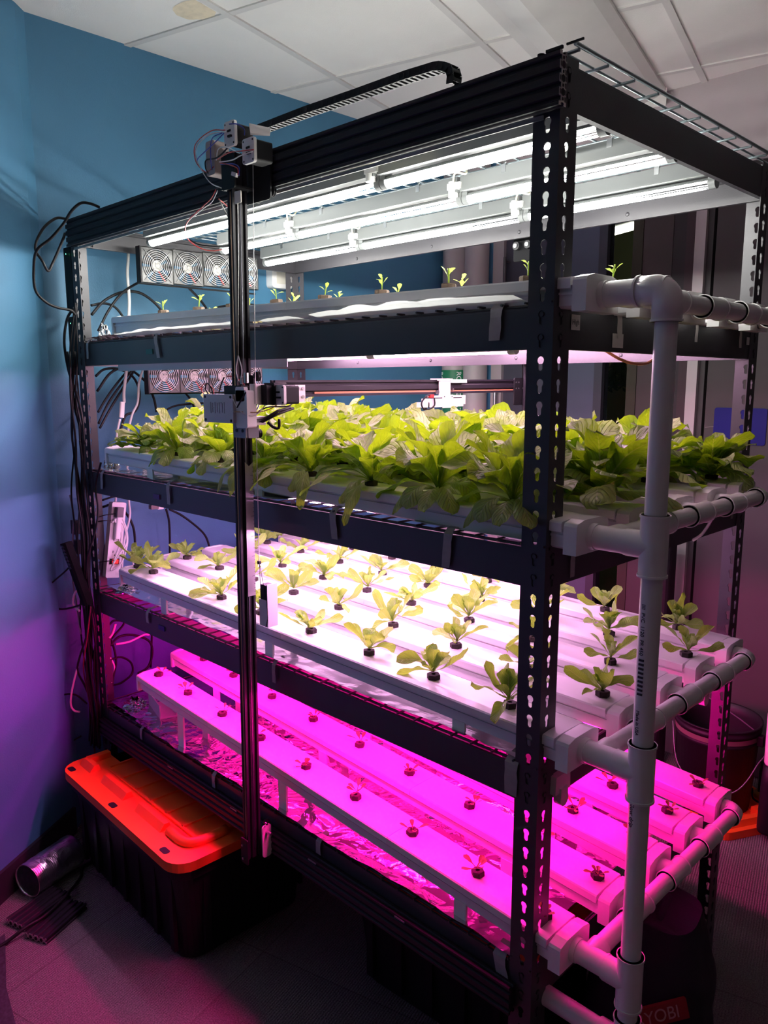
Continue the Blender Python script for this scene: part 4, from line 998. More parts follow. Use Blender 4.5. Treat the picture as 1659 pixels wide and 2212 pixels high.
MB().rbox((1.118, -.040, 1.600), (.040, .036, .050), .004, 'y').build('motor_mount', M_plastic_k, g)
# horizontal arm over the lettuces
AX = 1.082
arm = MB().prism(vslot(1, 2), (AX, -.02, 1.611), (AX, .945, 1.614), up=(0, 0, 1)).build('arm_profile', M_alu_black, g)
b = MB(); b.bx(AX + .0075, AX + .0090, .10, .93, 1.5985, 1.6030); b.build('arm_belt', mat('orange_brown_belt', (.50, .20, .10), .45), g)
b = MB(); b.rbox((AX + .012, .955, 1.596), (.004, .060, .086), .006, 'x'); ep = b.build('arm_end_plate', M_plastic_k, g)
b = MB()
for y, z in ((.935, 1.625), (.948, 1.625), (.935, 1.606), (.948, 1.606), (.972, 1.606)): screw(b, (AX + .014, y, z), (1, 0, 0), .0024, .0015)
b.build('plate_bolt', M_steel, ep)
b = MB(); v = [(0, .0), (.030, 0), (.030, -.030), (.026, -.040), (.010, -.040), (0, -.020)]
b.add([(AX + .018, .030 + a, 1.620 + z) for a, z in v] + [(AX + .022, .030 + a, 1.620 + z) for a, z in v], [tuple(range(6)), tuple(range(6, 12))] + [(i, (i + 1) % 6, 6 + (i + 1) % 6, 6 + i) for i in range(6)])
tp = b.build('corner_plate', M_print3d, g)
b = MB()
for a, z in ((.008, -.008), (.022, -.008), (.022, -.028)): screw(b, (AX + .022, .030 + a, 1.620 + z), (1, 0, 0), .004, .003)
b.build('plate_bolt', M_steel, tp)
# brace rods under the arm, short extrusion end
b = MB(); b.prism(vslot(1, 1), (1.075, -.085, 1.538), (1.075, -.045, 1.538)); sb = b.build('short_profile', M_alu_cut, g)
b = MB(); b.tube([(1.091,-0.060,1.539), (1.100,-0.021,1.560), (1.100,0.018,1.567)], .0032, 8, 1).tube([(1.080,-0.060,1.532), (1.100,-0.021,1.553), (1.100,0.026,1.565)], .0032, 8, 1).tube([(1.099,-0.050,1.535), (1.106,-0.040,1.524), (1.114,-0.030,1.521), (1.117,-0.030,1.542)], .0035, 8, 3); b.build('brace_rod', M_plastic_k, g)
# camera head on the arm
cx0 = AX + .012
cm = MB(); ya, yb = .500, .600
cm.bx(cx0, cx0 + .006, .560, .605, 1.585, 1.634); cm.bx(cx0 - .028, cx0 + .008, .555, .612, 1.630, 1.636); cm.bx(cx0 - .03, cx0 + .01, .606, .675, 1.624, 1.634)
ch = cm.build('camera_bracket', M_print3d, g)
cm = MB(); cm.bx(cx0 - .012, cx0 + .014, .500, .655, 1.556, 1.580); cm.bx(cx0 - .012, cx0 + .014, .480, .505, 1.556, 1.570); cm.bx(cx0 - .02, cx0 + .010, .525, .660, 1.583, 1.588); cm.bx(cx0 + .014, cx0 + .017, .560, .605, 1.553, 1.590); cm.bx(cx0 - .012, cx0 + .016, .655, .662, 1.562, 1.588)
cb = cm.build('camera_box', M_print3d, g)
cm = MB(); cm.bx(cx0 - .016, cx0 + .008, .520, .658, 1.580, 1.5835); screw(cm, (cx0 + .017, .566, 1.585), (1, 0, 0), .002, .0005); screw(cm, (cx0 + .017, .599, 1.585), (1, 0, 0), .002, .0005); cm.cyl((cx0 + .002, .50, 1.548), (cx0 + .002, .50, 1.556), .006, 12); cm.build('circuit_board', M_plastic_k, cb)
cm = MB(); cm.tube([(cx0 + .012, .520, 1.590), (cx0 + .016, .492, 1.588), (cx0 + .016, .470, 1.570), (cx0 + .016, .478, 1.553), (cx0 + .016, .505, 1.552), (cx0 + .018, .522, 1.562), (cx0 + .017, .522, 1.582)], .0022, 6); cm.build('wire', M_rubber, cb)
cm = MB(); cm.bx(cx0 + .010, cx0 + .018, .505, .520, 1.583, 1.592); cm.build('wire_connector', M_red, cb)
b = MB(); screw(b, (cx0 - .004, .552, 1.598), (1, 0, 0), .005, .006); b.cyl((cx0, .552, 1.598), (cx0 + .004, .552, 1.598), .006, 12); screw(b, (cx0 - .002, .620, 1.605), (1, 0, 0), .004, .006); b.build('bearing', M_steel, g)
# rear carriage and rear post of the gantry
b = MB(); b.rbox((1.10, D + .030, 2.045), (.085, .004, .09), .006, 'y'); rc = b.build('rear_carriage_plate', mat('matt_black_plate', (.006, .006, .007), .8, spec=.08), g)
for x in (1.075, 1.118):
    wh = MB().cyl((x, D + .014, 2.046), (x, D + .030, 2.046), .0125, 18).build('guide_wheel', M_plastic_k, rc)
    MB().cyl((x, D + .010, 2.046), (x, D + .0138, 2.046), .006, 12).build('wheel_bolt', M_steel, rc)
MB().prism(vslot(1, 2), (1.118, D + .055, 2.10), (1.112, D + .055, 1.50), up=(0, 1, 0)).build('rear_profile', M_alu_black, g)
b = MB(); b.tube([(1.081,0.975,1.952), (1.097,0.975,1.470)], .002, 6, 1); b.build('rear_cord', M_plastic_k, g)
# ruler strip, strings, counterweight
b = MB(); z0, z1 = 1.105, 1.432
vs = [pc(z0) + Vector((.0135, -.005, 0)), pc(z0) + Vector((.0135, .018, 0)), pc(z1) + Vector((.0135, .018, .004)), pc(z1) + Vector((.0135, .0065, -.005)), pc(z1) + Vector((.0135, -.005, .006))]
b.add(vs + [v - Vector((.001, 0, 0)) for v in vs], [(0, 1, 2, 3, 4), (5, 6, 7, 8, 9), (0, 1, 6, 5), (1, 2, 7, 6), (4, 0, 5, 9)]); rl = b.build('steel_ruler', mat('ruler_steel', (.45, .43, .45), .35, .8), g)
b = MB()
for k in range(33): z = z0 + .01 * k; v = pc(z); b.box((v.x + .0138, v.y + .0165 - (.003 if k % 5 == 0 else 0), z), (.0004, .009 if k % 5 == 0 else .004, .0008))
b.build('ruler_marks', M_ink, rl)
b = MB(); b.tube([(1.056,-0.084,2.038), (1.051,-0.084,1.900), (1.039,-0.084,1.685)], .0009, 5, 1).tube([(1.063,-0.045,2.112), (1.056,-0.045,1.904), (1.047,-0.045,1.546), (1.043,-0.045,1.191)], .0009, 5, 1); b.build('pull_string', M_wcable, g)
b = MB(); b.tube([(1.039,-0.084,1.687), (1.028,-0.084,1.654), (1.040,-0.084,1.627), (1.051,-0.084,1.654), (1.039,-0.084,1.687)], .0014, 6, 4); b.build('string_knot', M_wcable, g)
cwc = Vector((1.068, -.040, 1.092))
b = MB(); b.rbox(cwc + Vector((0, 0, -.022)), (.034, .030, .066), .002, 'z'); b.bx(cwc.x + .0165, cwc.x + .0185, cwc.y - .015, cwc.y + .015, cwc.z - .055, cwc.z + .052); cw = b.build('counterweight_sleeve', M_print3d, g)
MB().bx(cwc.x - .014, cwc.x + .013, cwc.y - .012, cwc.y + .012, cwc.z - .02, cwc.z + .048).build('counterweight_block', M_plastic_k, g)
b = MB(); e = Vector((1.043,-0.045,1.191)); b.tube([e, cwc + Vector((-.012, -.0125, .045))], .0008, 5, 1).tube([e, cwc + Vector((.016, -.0160, .012)), cwc + Vector((.019, -.016, -.03)), cwc + Vector((.010, -.016, -.055))], .0008, 5, 1); b.box(e, (.008, .006, .008)); b.build('counterweight_string', M_rubber, g)
# lower carriage
b = MB(); b.rbox((1.028, -.036, .438), (.004, .028, .090), .008, 'x'); lc = b.build('lower_bracket', M_print3d, g)
b = MB(); b.rbox((1.003, -.088, .420), (.030, .003, .07), .004, 'y'); b.build('lower_plate', M_plastic_k, g)
b = MB(); screw(b, (1.000, -.0895, .400), (0, -1, 0), .0035, .004); screw(b, (.998, -.0895, .436), (0, -1, 0), .0028, .004); b.cyl((1.030, -.036, .465), (1.050, -.036, .465), .004, 10); screw(b, (1.030, -.04, .49), (1, 0, 0), .003, .008); b.build('lower_bolt', M_steel, g)
for z in (.474, .384): MB().lathe(WP, (1.012, -.026, z), (0, 1, 0), 20).build('guide_wheel', M_plastic_k, g)
# wiring of the gantry
WR = [([(1.058,-0.112,2.163), (0.988,-0.110,2.171), (0.921,-0.100,2.159), (0.911,-0.090,2.130), (0.939,-0.080,2.086), (0.987,-0.080,2.064)], M_wcable),
      ([(1.057,-0.112,2.166), (0.998,-0.110,2.177), (0.918,-0.100,2.167), (0.903,-0.090,2.134), (0.927,-0.080,2.109), (0.960,-0.080,2.115)], M_red),
      ([(1.046,-0.112,2.163), (1.002,-0.110,2.160), (0.979,-0.100,2.128), (0.952,-0.080,2.110)], M_bluew),
      ([(1.053,-0.112,2.161), (1.009,-0.110,2.149), (0.932,-0.100,2.137), (0.907,-0.090,2.135)], M_bluew),
      ([(1.183,-0.130,2.098), (1.138,-0.130,2.104), (1.081,-0.120,2.114), (0.991,-0.090,2.123)], M_red),
      ([(1.178,-0.130,2.095), (1.137,-0.130,2.095), (1.089,-0.120,2.097), (0.998,-0.090,2.116)], M_wcable),
      ([(1.134,-0.130,2.100), (1.073,-0.120,2.126), (1.011,-0.100,2.139), (0.971,-0.080,2.127)], M_wcable),
      ([(1.000,-0.090,2.114), (1.074,-0.110,2.091), (1.096,-0.110,2.080), (1.097,-0.110,2.067)], M_red),
      ([(1.002,-0.090,2.110), (1.077,-0.110,2.094), (1.101,-0.110,2.082), (1.100,-0.110,2.065)], M_bluew),
      ([(1.070,-0.110,2.176), (1.085,-0.100,2.175), (1.096,-0.090,2.165), (1.097,-0.090,2.152)], M_bluew),
      ([(1.062,-0.100,2.140), (0.992,-0.090,2.127), (0.931,-0.080,2.135), (0.926,-0.080,2.119), (0.937,-0.080,2.104)], M_rubber),
      ([(0.950,-0.070,2.068), (0.912,-0.060,2.055), (0.857,-0.050,2.046), (0.755,-0.030,2.028), (0.715,-0.010,2.002), (0.716,0.020,1.980), (0.750,0.040,1.967), (0.812,0.060,1.969)], M_red),
      ([(0.957,-0.070,2.065), (0.917,-0.060,2.048), (0.865,-0.050,2.043), (0.761,-0.030,2.030), (0.711,-0.010,2.014), (0.703,0.000,2.000)], M_wcable),
      ([(0.945,-0.060,2.052), (0.909,-0.020,2.035), (0.903,0.000,2.017)], M_rubber), ([(0.945,-0.060,2.050), (0.910,-0.020,2.051), (0.903,0.000,2.042)], M_red),
      ([(0.705,0.000,1.999), (0.727,0.020,1.983), (0.762,0.040,1.977), (0.812,0.060,1.974)], M_rubber)]
WR += [([(1.067,-0.122,1.589), (1.085,-0.120,1.565), (1.106,-0.110,1.553), (1.115,-0.090,1.555), (1.114,-0.060,1.580), (1.138,-0.035,1.599)], M_wcable),
       ([(1.068,-0.120,1.560), (1.097,-0.110,1.560), (1.122,-0.090,1.560), (1.135,-0.060,1.570), (1.144,-0.035,1.593)], mat('copper_wire', (.5, .28, .1), .5)),
       ([(1.087,-0.080,1.561), (1.092,-0.070,1.580), (1.110,-0.060,1.595), (1.120,-0.035,1.601)], mat('teal_wire', (.05, .25, .25), .5)),
       ([(1.091,-0.080,1.557), (1.090,-0.070,1.569), (1.100,-0.070,1.582), (1.127,-0.060,1.597)], M_bluew),
       ([(1.087,-0.125,1.570), (1.106,-0.125,1.589), (1.122,-0.125,1.604)], M_rubber), ([(1.072,-0.080,1.545), (1.081,-0.040,1.568), (1.105,0.003,1.570), (1.105,0.023,1.580)], M_rubber),
       ([(0.958,-0.100,1.594), (0.953,-0.100,1.611), (0.918,-0.090,1.622), (0.877,-0.080,1.620), (0.856,-0.070,1.605), (0.886,-0.080,1.596)], M_red), ([(0.954,-0.100,1.598), (0.943,-0.100,1.616), (0.914,-0.090,1.624), (0.889,-0.080,1.613), (0.901,-0.080,1.597)], M_rubber),
       ([(0.984,-0.080,1.641), (1.018,-0.080,1.638), (1.049,-0.080,1.624), (1.057,-0.080,1.613)], M_red), ([(0.972,-0.080,1.638), (0.959,-0.080,1.622), (0.946,-0.080,1.600)], M_rubber)]
for pts, m in WR: MB().tube(pts, .0012 if m is not M_rubber else .0018, 6, 5).build('wire', m, g)

# ------------------------------------------------------------------ power supplies, power strip, small boxes
for k, (z0, z1, lb) in enumerate(((1.862, 2.062, 'upper black power brick with a green light, strapped outside the left front post'), (1.652, 1.842, 'black power brick strapped to the left front post below the upper one'))):
    t = thing('power_brick', lb, 'power supply')
    MB().rbox((-.031, .018, (z0 + z1) / 2), (.058, .038, z1 - z0), .006, 'z').build('brick_body', M_plastic_k, t)
    MB().cyl((-.022, -.008, z1 - .022), (-.022, -.0072 - .001, z1 - .022), .0018, 10).build('status_light', emitter('green_led_%d' % k, (.1, 1, .3), 6.), t)
ps = thing('power_strip', 'white power strip with a lit red switch tied inside the left front post', 'power strip')
rt = Matrix.Rotation(math.radians(-9), 3, 'X'); pcn = Vector((.022, .078, 1.085))
MB().rbox(pcn, (.026, .052, .265), .006, 'x', rot=rt).build('strip_body', M_pvc2, ps)
b = MB(); b.box(pcn + rt @ Vector((.0135, 0, -.075)), (.002, .036, .020), rt); b.build('switch_bezel', M_plastic_k, ps)
b = MB(); b.box(pcn + rt @ Vector((.0150, .003, -.075)), (.003, .022, .014), rt); b.build('red_switch', mat('lit_red_switch', (.8, .02, .02), .4, emit=(1, .02, .02), estr=1.2), ps)
b = MB()
for k in range(4):
    z = .085 - .042 * k
    for s in (-1, 1): b.box(pcn + rt @ Vector((.0134, .008 * s, z)), (.001, .002, .008), rt)
    b.cyl(pcn + rt @ Vector((.0130, 0, z - .012)), pcn + rt @ Vector((.0140, 0, z - .012)), .0028, 10)
b.build('outlet_slots', M_ink, ps)
t = thing('plug_adapter', 'pale inline cord switch plugged into the white power strip', 'plug')
MB().rbox(pcn + rt @ Vector((.026, -.005, .045)), (.018, .02, .075), .006, 'z', rot=rt).build('adapter_body', M_pvc2, t)
MB().rbox(pcn + rt @ Vector((.028, -.006, .100)), (.022, .026, .034), .004, 'z', rot=rt).build('black_plug', mat('grey_plug', (.12, .11, .12), .5), t)
def cab(pts, r, m, label, seg=8): return cable(pts, r, m, label, seg=seg)
for k, (a, c, e) in enumerate((((0.014,0.030,1.170), (0.045,0.044,1.180), (0.050,0.099,1.179)), ((0.001,0.030,1.152), (0.045,0.029,1.161), (0.050,0.057,1.160)), ((-0.012,0.030,1.007), (0.045,0.034,1.019), (0.050,0.068,1.018)))):
    cab([a, c, e], .0016, M_plastic_k, 'black cable tie, %s, holding the power strip to the left post' % ('topmost', 'middle', 'lowest')[k])
loopw = [(.046, .060, 1.150), (.052, .094, 1.165), (.052, .112, 1.09), (.050, .088, 1.01), (.046, .046, .985), (.050, .072, 1.03), (.052, .108, 1.075), (.05, .100, 1.14), (.05, .07, 1.16), (.05, .092, 1.10), (.048, .052, 1.0)]
cab(loopw, .0032, M_wcable, 'coil of white cord looped over the front of the power strip')
cab([(0.040,0.093,1.062), (0.040,0.127,1.023), (0.040,0.134,0.980), (0.050,0.120,0.932)], .0032, M_wcable, 'white cord curling down right of the power strip')
cab([(-0.020,0.213,2.115), (-0.020,0.209,2.052), (-0.020,0.203,1.999), (-0.020,0.204,1.945), (-0.020,0.203,1.891), (-0.020,0.191,1.780), (-0.020,0.179,1.669), (-0.020,0.166,1.597), (-0.020,0.164,1.557)], .0055, M_wcable, 'thick white cord hanging straight down behind the top planted shelf')
t = thing('inline_switch', 'white inline cord switch on a white cord left of the lettuces', 'switch')
MB().rbox((-0.010,0.149,1.533), (.012, .018, .055), .005, 'z', rot=Matrix.Rotation(-.12, 3, 'X')).build('switch_body', M_pvc2, t)
cab([(-0.010,0.140,1.501), (-0.010,0.125,1.446), (-0.010,0.120,1.365), (-0.010,0.107,1.219), (0.020,0.078,1.160)], .0038, M_wcable, 'white cord running from the inline switch down to the power strip')
cab([(-0.030,0.246,1.670), (-0.030,0.229,1.621), (-0.030,0.220,1.556), (-0.030,0.194,1.507), (-0.030,0.171,1.410), (-0.030,0.166,1.219), (-0.030,0.166,1.151), (-0.030,0.139,1.062), (-0.010,0.110,0.933)], .0042, M_wcable, 'white cord snaking down the blue wall behind the lettuce shelf')
wb = thing('wall_box', 'white plastic unit with faint red lettering mounted on the blue wall behind the rack', 'box')
MB().rbox((WX + .02, .93, 2.075), (.04, .105, .125), .014, 'x').build('unit_body', M_pvc2, wb)
MB().bx(WX + .041, WX + .0425, .90, .955, 2.03, 2.12).build('unit_cover', mat('ivory_plastic', (.68, .66, .58), .5), wb)
vs, fs = text_mesh('EXIT', .016); 
for k, z in enumerate((1.112, 1.042)): one('wall_switch_box', MB().rbox((-.062, -.020, z + .02), (.03, .02, .048), .003, 'y'), mat('dark_switch_%d' % k, (.06, .04, .05), .5), ('dark square box behind the cable bundle above the hanging black bar', 'dark box behind the cable bundle beside the hanging black bar')[k], 'box')
# long black bar (power strip seen from behind) hanging outside the left post
bar = thing('hanging_bar', 'long black device with glossy wrapping hanging diagonally outside the left post', 'device')
p0, p1 = Vector((0.016,-0.090,1.099)), Vector((0.065,-0.050,0.887))
MB().prism([(-.020, -.010), (-.012, -.016), (.012, -.016), (.020, -.010), (.020, .010), (.010, .016), (-.012, .016), (-.020, .010)], p0, p1, up=(0, -1, 0)).build('bar_body', mat('matt_black_plastic', (.006, .006, .007), .8, spec=.1), bar)
b = MB(); 
for k in range(7): q = p0.lerp(p1, .06 + k * .055); b.sphere(q + Vector((.0, -.012, 0)), .015, 8, (1.1, .5, .5))
b.build('bar_wrapping', mat('glossy_black_wrap', (.03, .02, .025), .18), bar)
# ------------------------------------------------------------------ cables
bw = MB
fc_ = M_rubber
cab([(0.040,0.065,2.097), (0.000,0.074,2.067), (-0.060,0.125,2.081), (-0.060,0.139,2.092), (-0.050,0.145,2.111)], .0018, fc_, 'thin black wire just inside the left post under the rack top')
for i, (pts, r, lb) in enumerate((
    ([(0.277,-0.030,2.137), (0.284,-0.060,2.141), (0.267,-0.080,2.142), (0.247,-0.100,2.121), (0.211,-0.110,2.090), (0.184,-0.140,2.047), (0.152,-0.170,2.014), (0.119,-0.170,1.971), (0.092,-0.160,1.907), (0.087,-0.130,1.873), (0.082,-0.090,1.858), (0.080,-0.050,1.853), (0.070,-0.030,1.841)], .0042, 'outermost black cable looping out to the left of the rack top corner'),
    ([(0.093,-0.050,2.127), (0.086,-0.080,2.125), (0.105,-0.130,2.084), (0.115,-0.160,2.026), (0.137,-0.150,1.985), (0.124,-0.130,1.961), (0.114,-0.110,1.987), (0.125,-0.080,2.055), (0.099,-0.060,2.081)], .0040, 'black cable making a V-shaped loop beside the rack top left corner'),
    ([(0.040,-0.020,1.865), (0.005,-0.030,1.830), (-0.005,-0.040,1.756), (-0.010,-0.030,1.667), (0.038,-0.030,1.592), (0.069,-0.030,1.517), (0.072,-0.030,1.427)], .0042, 'black cable bowing left beside the lower power brick'),
    ([(-0.116,-0.060,0.861), (-0.144,-0.090,0.879), (-0.142,-0.110,0.900), (-0.084,-0.110,0.941), (-0.009,-0.090,0.994), (0.009,-0.060,1.029)], .0030, 'thin black cable loop hanging left of the hanging black bar'),
    ([(0.028,-0.040,0.883), (-0.006,-0.060,0.867), (-0.075,-0.080,0.847), (-0.124,-0.100,0.851), (-0.146,-0.110,0.882)], .0034, 'black cable loop under the hanging black bar'),
    ([(-0.043,-0.030,0.492), (-0.058,-0.060,0.529), (-0.084,-0.090,0.533), (-0.136,-0.120,0.506), (-0.185,-0.130,0.436), (-0.195,-0.130,0.379), (-0.183,-0.110,0.331), (-0.146,-0.070,0.321), (-0.091,-0.040,0.356)], .0032, 'large thin cable loop low on the left wall above the tote'),
    ([(0.031,-0.030,0.851), (0.019,-0.040,0.768), (-0.008,-0.060,0.683), (-0.032,-0.060,0.626), (-0.022,-0.040,0.562), (-0.016,-0.030,0.501), (-0.045,-0.030,0.350)], .0036, 'black cable bulging left near the bottom of the left post'))):
    cab(pts, r, fc_, lb)
cab([(-0.029,-0.060,0.643), (-0.044,-0.070,0.591), (-0.052,-0.080,0.540), (-0.063,-0.080,0.498), (-0.063,-0.070,0.473), (-0.064,-0.050,0.461)], .0036, M_wcable, 'bent white cable end hanging low beside the left post')
cab([(0.007,-0.040,0.934), (-0.009,-0.060,0.915), (-0.031,-0.060,0.870), (-0.005,-0.050,0.848)], .0036, M_wcable, 'short white cable hook behind the hanging black bar')
rc_ = random.Random(5)
base = [(166, 655), (163, 760), (165, 860), (172, 950), (180, 1060), (186, 1160), (191, 1260), (196, 1350), (203, 1450), (210, 1540), (214, 1610)]
BASE3 = [(0.063,-0.020,1.878), (0.033,-0.020,1.726), (0.024,-0.020,1.576), (0.028,-0.020,1.439), (0.023,-0.020,1.268), (0.021,-0.020,1.108), (0.015,-0.020,0.945), (0.012,-0.020,0.795), (0.009,-0.020,0.626), (0.009,-0.020,0.470), (0.011,-0.020,0.348)]
adj = ['outermost', 'second', 'third', 'fourth', 'fifth', 'sixth', 'seventh', 'eighth', 'ninth', 'tenth', 'eleventh', 'innermost']
for k in range(12):
    st = rc_.choice((0, 0, 1, 2, 3)); off = [(rc_.uniform(-.012, .012), rc_.uniform(-.012, .014)) for _ in BASE3]; dx = -.026 + .0042 * k
    pts = []
    for i, p in enumerate(BASE3):
        if i < st: continue
        pts.append((p[0] + dx * (1 if i > 2 else .5) + off[i][0], p[1] - .006 + off[i][1] - (.012 if k % 3 == 0 else 0), p[2]))
    cable(pts, rc_.uniform(.0028, .0042), fc_, 'black cable in the bundle running down the left front post, %s strand' % adj[k], group='black cables bundled along the left front post')
cab([(-.02 + p[0] * 0 + q, -.045, z) for p, q, z in ((BASE3[0], -.01, 1.25), (BASE3[0], .005, 1.18), (BASE3[0], -.012, 1.10), (BASE3[0], -.03, 1.02), (BASE3[0], -.035, .94), (BASE3[0], -.015, .84), (BASE3[0], .0, .76))], .0030, mat('grey_cable', (.25, .2, .24), .4), 'thin grey cable crossing in front of the black bundle')
cab([(0.185,-0.030,1.374), (0.135,-0.030,1.295), (0.144,-0.030,1.219), (0.132,-0.040,1.142), (0.090,-0.050,1.060), (0.064,-0.050,0.976)], .0034, fc_, 'black cable swinging over the left post below the lettuce shelf')
cab([(0.086,-0.050,0.883), (0.039,-0.050,0.759), (-0.006,-0.050,0.647), (-0.007,-0.040,0.541), (-0.007,-0.030,0.434), (-0.006,-0.030,0.310)], .0026, mat('dark_red_cable', (.12, .01, .03), .4), 'thin dark red cable in front of the bundle near the bottom')
# cables inside the left end of the rack, against the blue wall
inner = [
 ([(-0.040,0.075,1.884), (-0.050,0.127,1.895), (-0.060,0.173,1.884), (-0.060,0.202,1.846), (-0.060,0.208,1.811)], .0042, 'short black arch cable at the left end of the top planted shelf'),
 ([(-0.020,0.066,1.852), (-0.040,0.122,1.902), (-0.050,0.192,1.936), (-0.050,0.258,1.941), (-0.050,0.319,1.909), (-0.040,0.363,1.853)], .0048, 'wide black arch cable over the left end of the top channel'),
 ([(-0.020,0.085,1.799), (-0.030,0.132,1.871), (-0.030,0.181,1.929), (0.000,0.216,1.960), (0.040,0.233,1.973)], .0044, 'black cable rising to the first upper fan'),
 ([(0.040,0.406,1.961), (0.000,0.471,1.932), (-0.030,0.518,1.904), (-0.040,0.542,1.877)], .0046, 'black cable dropping behind the second upper fan'),
 ([(-0.030,0.508,1.884), (-0.050,0.583,1.911), (-0.060,0.675,1.928), (-0.060,0.753,1.933), (-0.060,0.821,1.920)], .0042, 'low black cable running right behind the gantry post above the top channel'),
 ([(-0.030,0.072,1.649), (-0.050,0.113,1.672), (-0.050,0.164,1.674), (-0.050,0.215,1.650), (-0.050,0.239,1.604), (-0.050,0.236,1.555), (-0.040,0.211,1.523), (-0.030,0.169,1.508), (-0.020,0.139,1.436), (-0.020,0.134,1.404)], .0044, 'black cable looping behind the lettuce shelf lamps at the left'),
 ([(-0.020,0.069,1.598), (-0.040,0.132,1.661), (-0.050,0.198,1.676), (-0.050,0.267,1.629), (-0.050,0.295,1.571), (-0.050,0.304,1.520)], .0046, 'black cable arching down to the lettuces under the lower fans'),
 ([(-0.050,0.218,1.673), (-0.040,0.167,1.621), (-0.030,0.112,1.558), (0.000,0.057,1.489)], .0040, 'straight black cable slanting down left of the lower fans'),
 ([(-0.050,0.228,1.673), (-0.040,0.177,1.613), (-0.020,0.115,1.542), (0.010,0.056,1.474)], .0040, 'second straight black cable slanting beside the first one'),
 ([(-0.050,0.204,1.673), (-0.040,0.156,1.629), (-0.030,0.105,1.574), (0.000,0.058,1.528)], .0040, 'third straight black cable slanting behind the other two'),
 ([(0.000,0.396,1.590), (-0.030,0.438,1.560), (-0.040,0.457,1.525), (-0.040,0.463,1.490)], .0040, 'short black cable dropping under the second lower fan'),
 ([(-0.040,0.311,1.513), (-0.050,0.375,1.539), (-0.050,0.444,1.547), (-0.050,0.505,1.548)], .0038, 'black cable running right to the electronics box above the lettuces'),
 ([(-0.020,0.064,1.222), (-0.040,0.114,1.227), (-0.050,0.163,1.226)], .0036, 'short black cable just under the lettuce shelf beam at the left'),
 ([(0.000,0.054,1.201), (-0.030,0.107,1.200), (-0.050,0.162,1.161), (-0.050,0.188,1.103), (-0.050,0.191,1.034), (-0.050,0.189,0.968)], .0044, 'black cable arching down behind the power strip'),
 ([(-0.040,0.318,1.158), (-0.050,0.333,1.111), (-0.060,0.339,1.046), (-0.060,0.335,0.967)], .0042, 'vertical black cable hanging under the lettuce shelf'),
 ([(-0.040,0.332,1.156), (-0.050,0.393,1.121), (-0.050,0.461,1.063), (-0.050,0.491,1.025), (-0.050,0.506,0.980)], .0042, 'black cable curving right under the lettuce shelf'),
 ([(0.000,0.049,0.700), (-0.020,0.095,0.718), (-0.030,0.158,0.706), (-0.040,0.220,0.666), (-0.040,0.231,0.617), (-0.040,0.211,0.567), (-0.030,0.164,0.556)], .0044, 'black cable loop in the magenta light at the left end of the bottom shelf'),
 ([(0.000,0.051,0.729), (-0.010,0.067,0.684), (-0.010,0.072,0.630), (-0.010,0.059,0.581), (0.000,0.049,0.555)], .0042, 'black cable curving beside the left post on the bottom shelf'),
 ([(0.000,0.046,0.649), (-0.020,0.098,0.639), (-0.030,0.139,0.604), (-0.030,0.140,0.562), (-0.020,0.092,0.543), (0.000,0.047,0.552)], .0038, 'small black cable coil on the bottom shelf beside the left post'),
 ([(-0.040,0.233,0.686), (-0.050,0.234,0.632), (-0.050,0.227,0.557)], .0040, 'vertical black cable behind the bottom shelf near its left end'),
 ([(0.000,0.050,0.777), (-0.020,0.081,0.782), (-0.030,0.121,0.761), (-0.010,0.062,0.723)], .0040, 'black cable bend high at the left end of the bottom shelf')]
for pts, r, lb in inner: cab(pts, r, fc_, lb)
cab([(0.000,0.070,0.700), (-0.020,0.133,0.690), (-0.030,0.194,0.698), (-0.030,0.217,0.694)], .0040, M_wcable, 'white cord glowing pink across the left end of the bottom shelf')
cab([(0.000,0.073,0.775), (0.000,0.060,0.743), (0.000,0.047,0.729)], .0050, M_wcable, 'short white cord beside the left post above the bottom shelf')
cab([(0.000,0.046,0.657), (-0.010,0.064,0.615), (-0.010,0.057,0.578), (0.000,0.044,0.562)], .0036, M_wcable, 'white cord end standing beside the left post on the bottom shelf')
t = thing('cable_clamp', 'small grey clamp box hanging under the lettuce shelf beam', 'clamp')
MB().rbox((-0.020,0.257,1.176), (.02, .03, .016), .003, 'x').build('clamp_body', mat('brown_grey_plastic', (.16, .12, .12), .5), t)
MB().rbox((-0.020,0.281,1.170), (.016, .024, .010), .003, 'x').build('clamp_tab', M_wcable, t)
dk = thing('small_adapter', 'dark adapter lying behind the foil at the left end of the bottom shelf', 'adapter')
MB().rbox((.06, .22, BT[4] + .045), (.05, .05, .07), .006, 'z').build('adapter_body', M_plastic_k, dk)
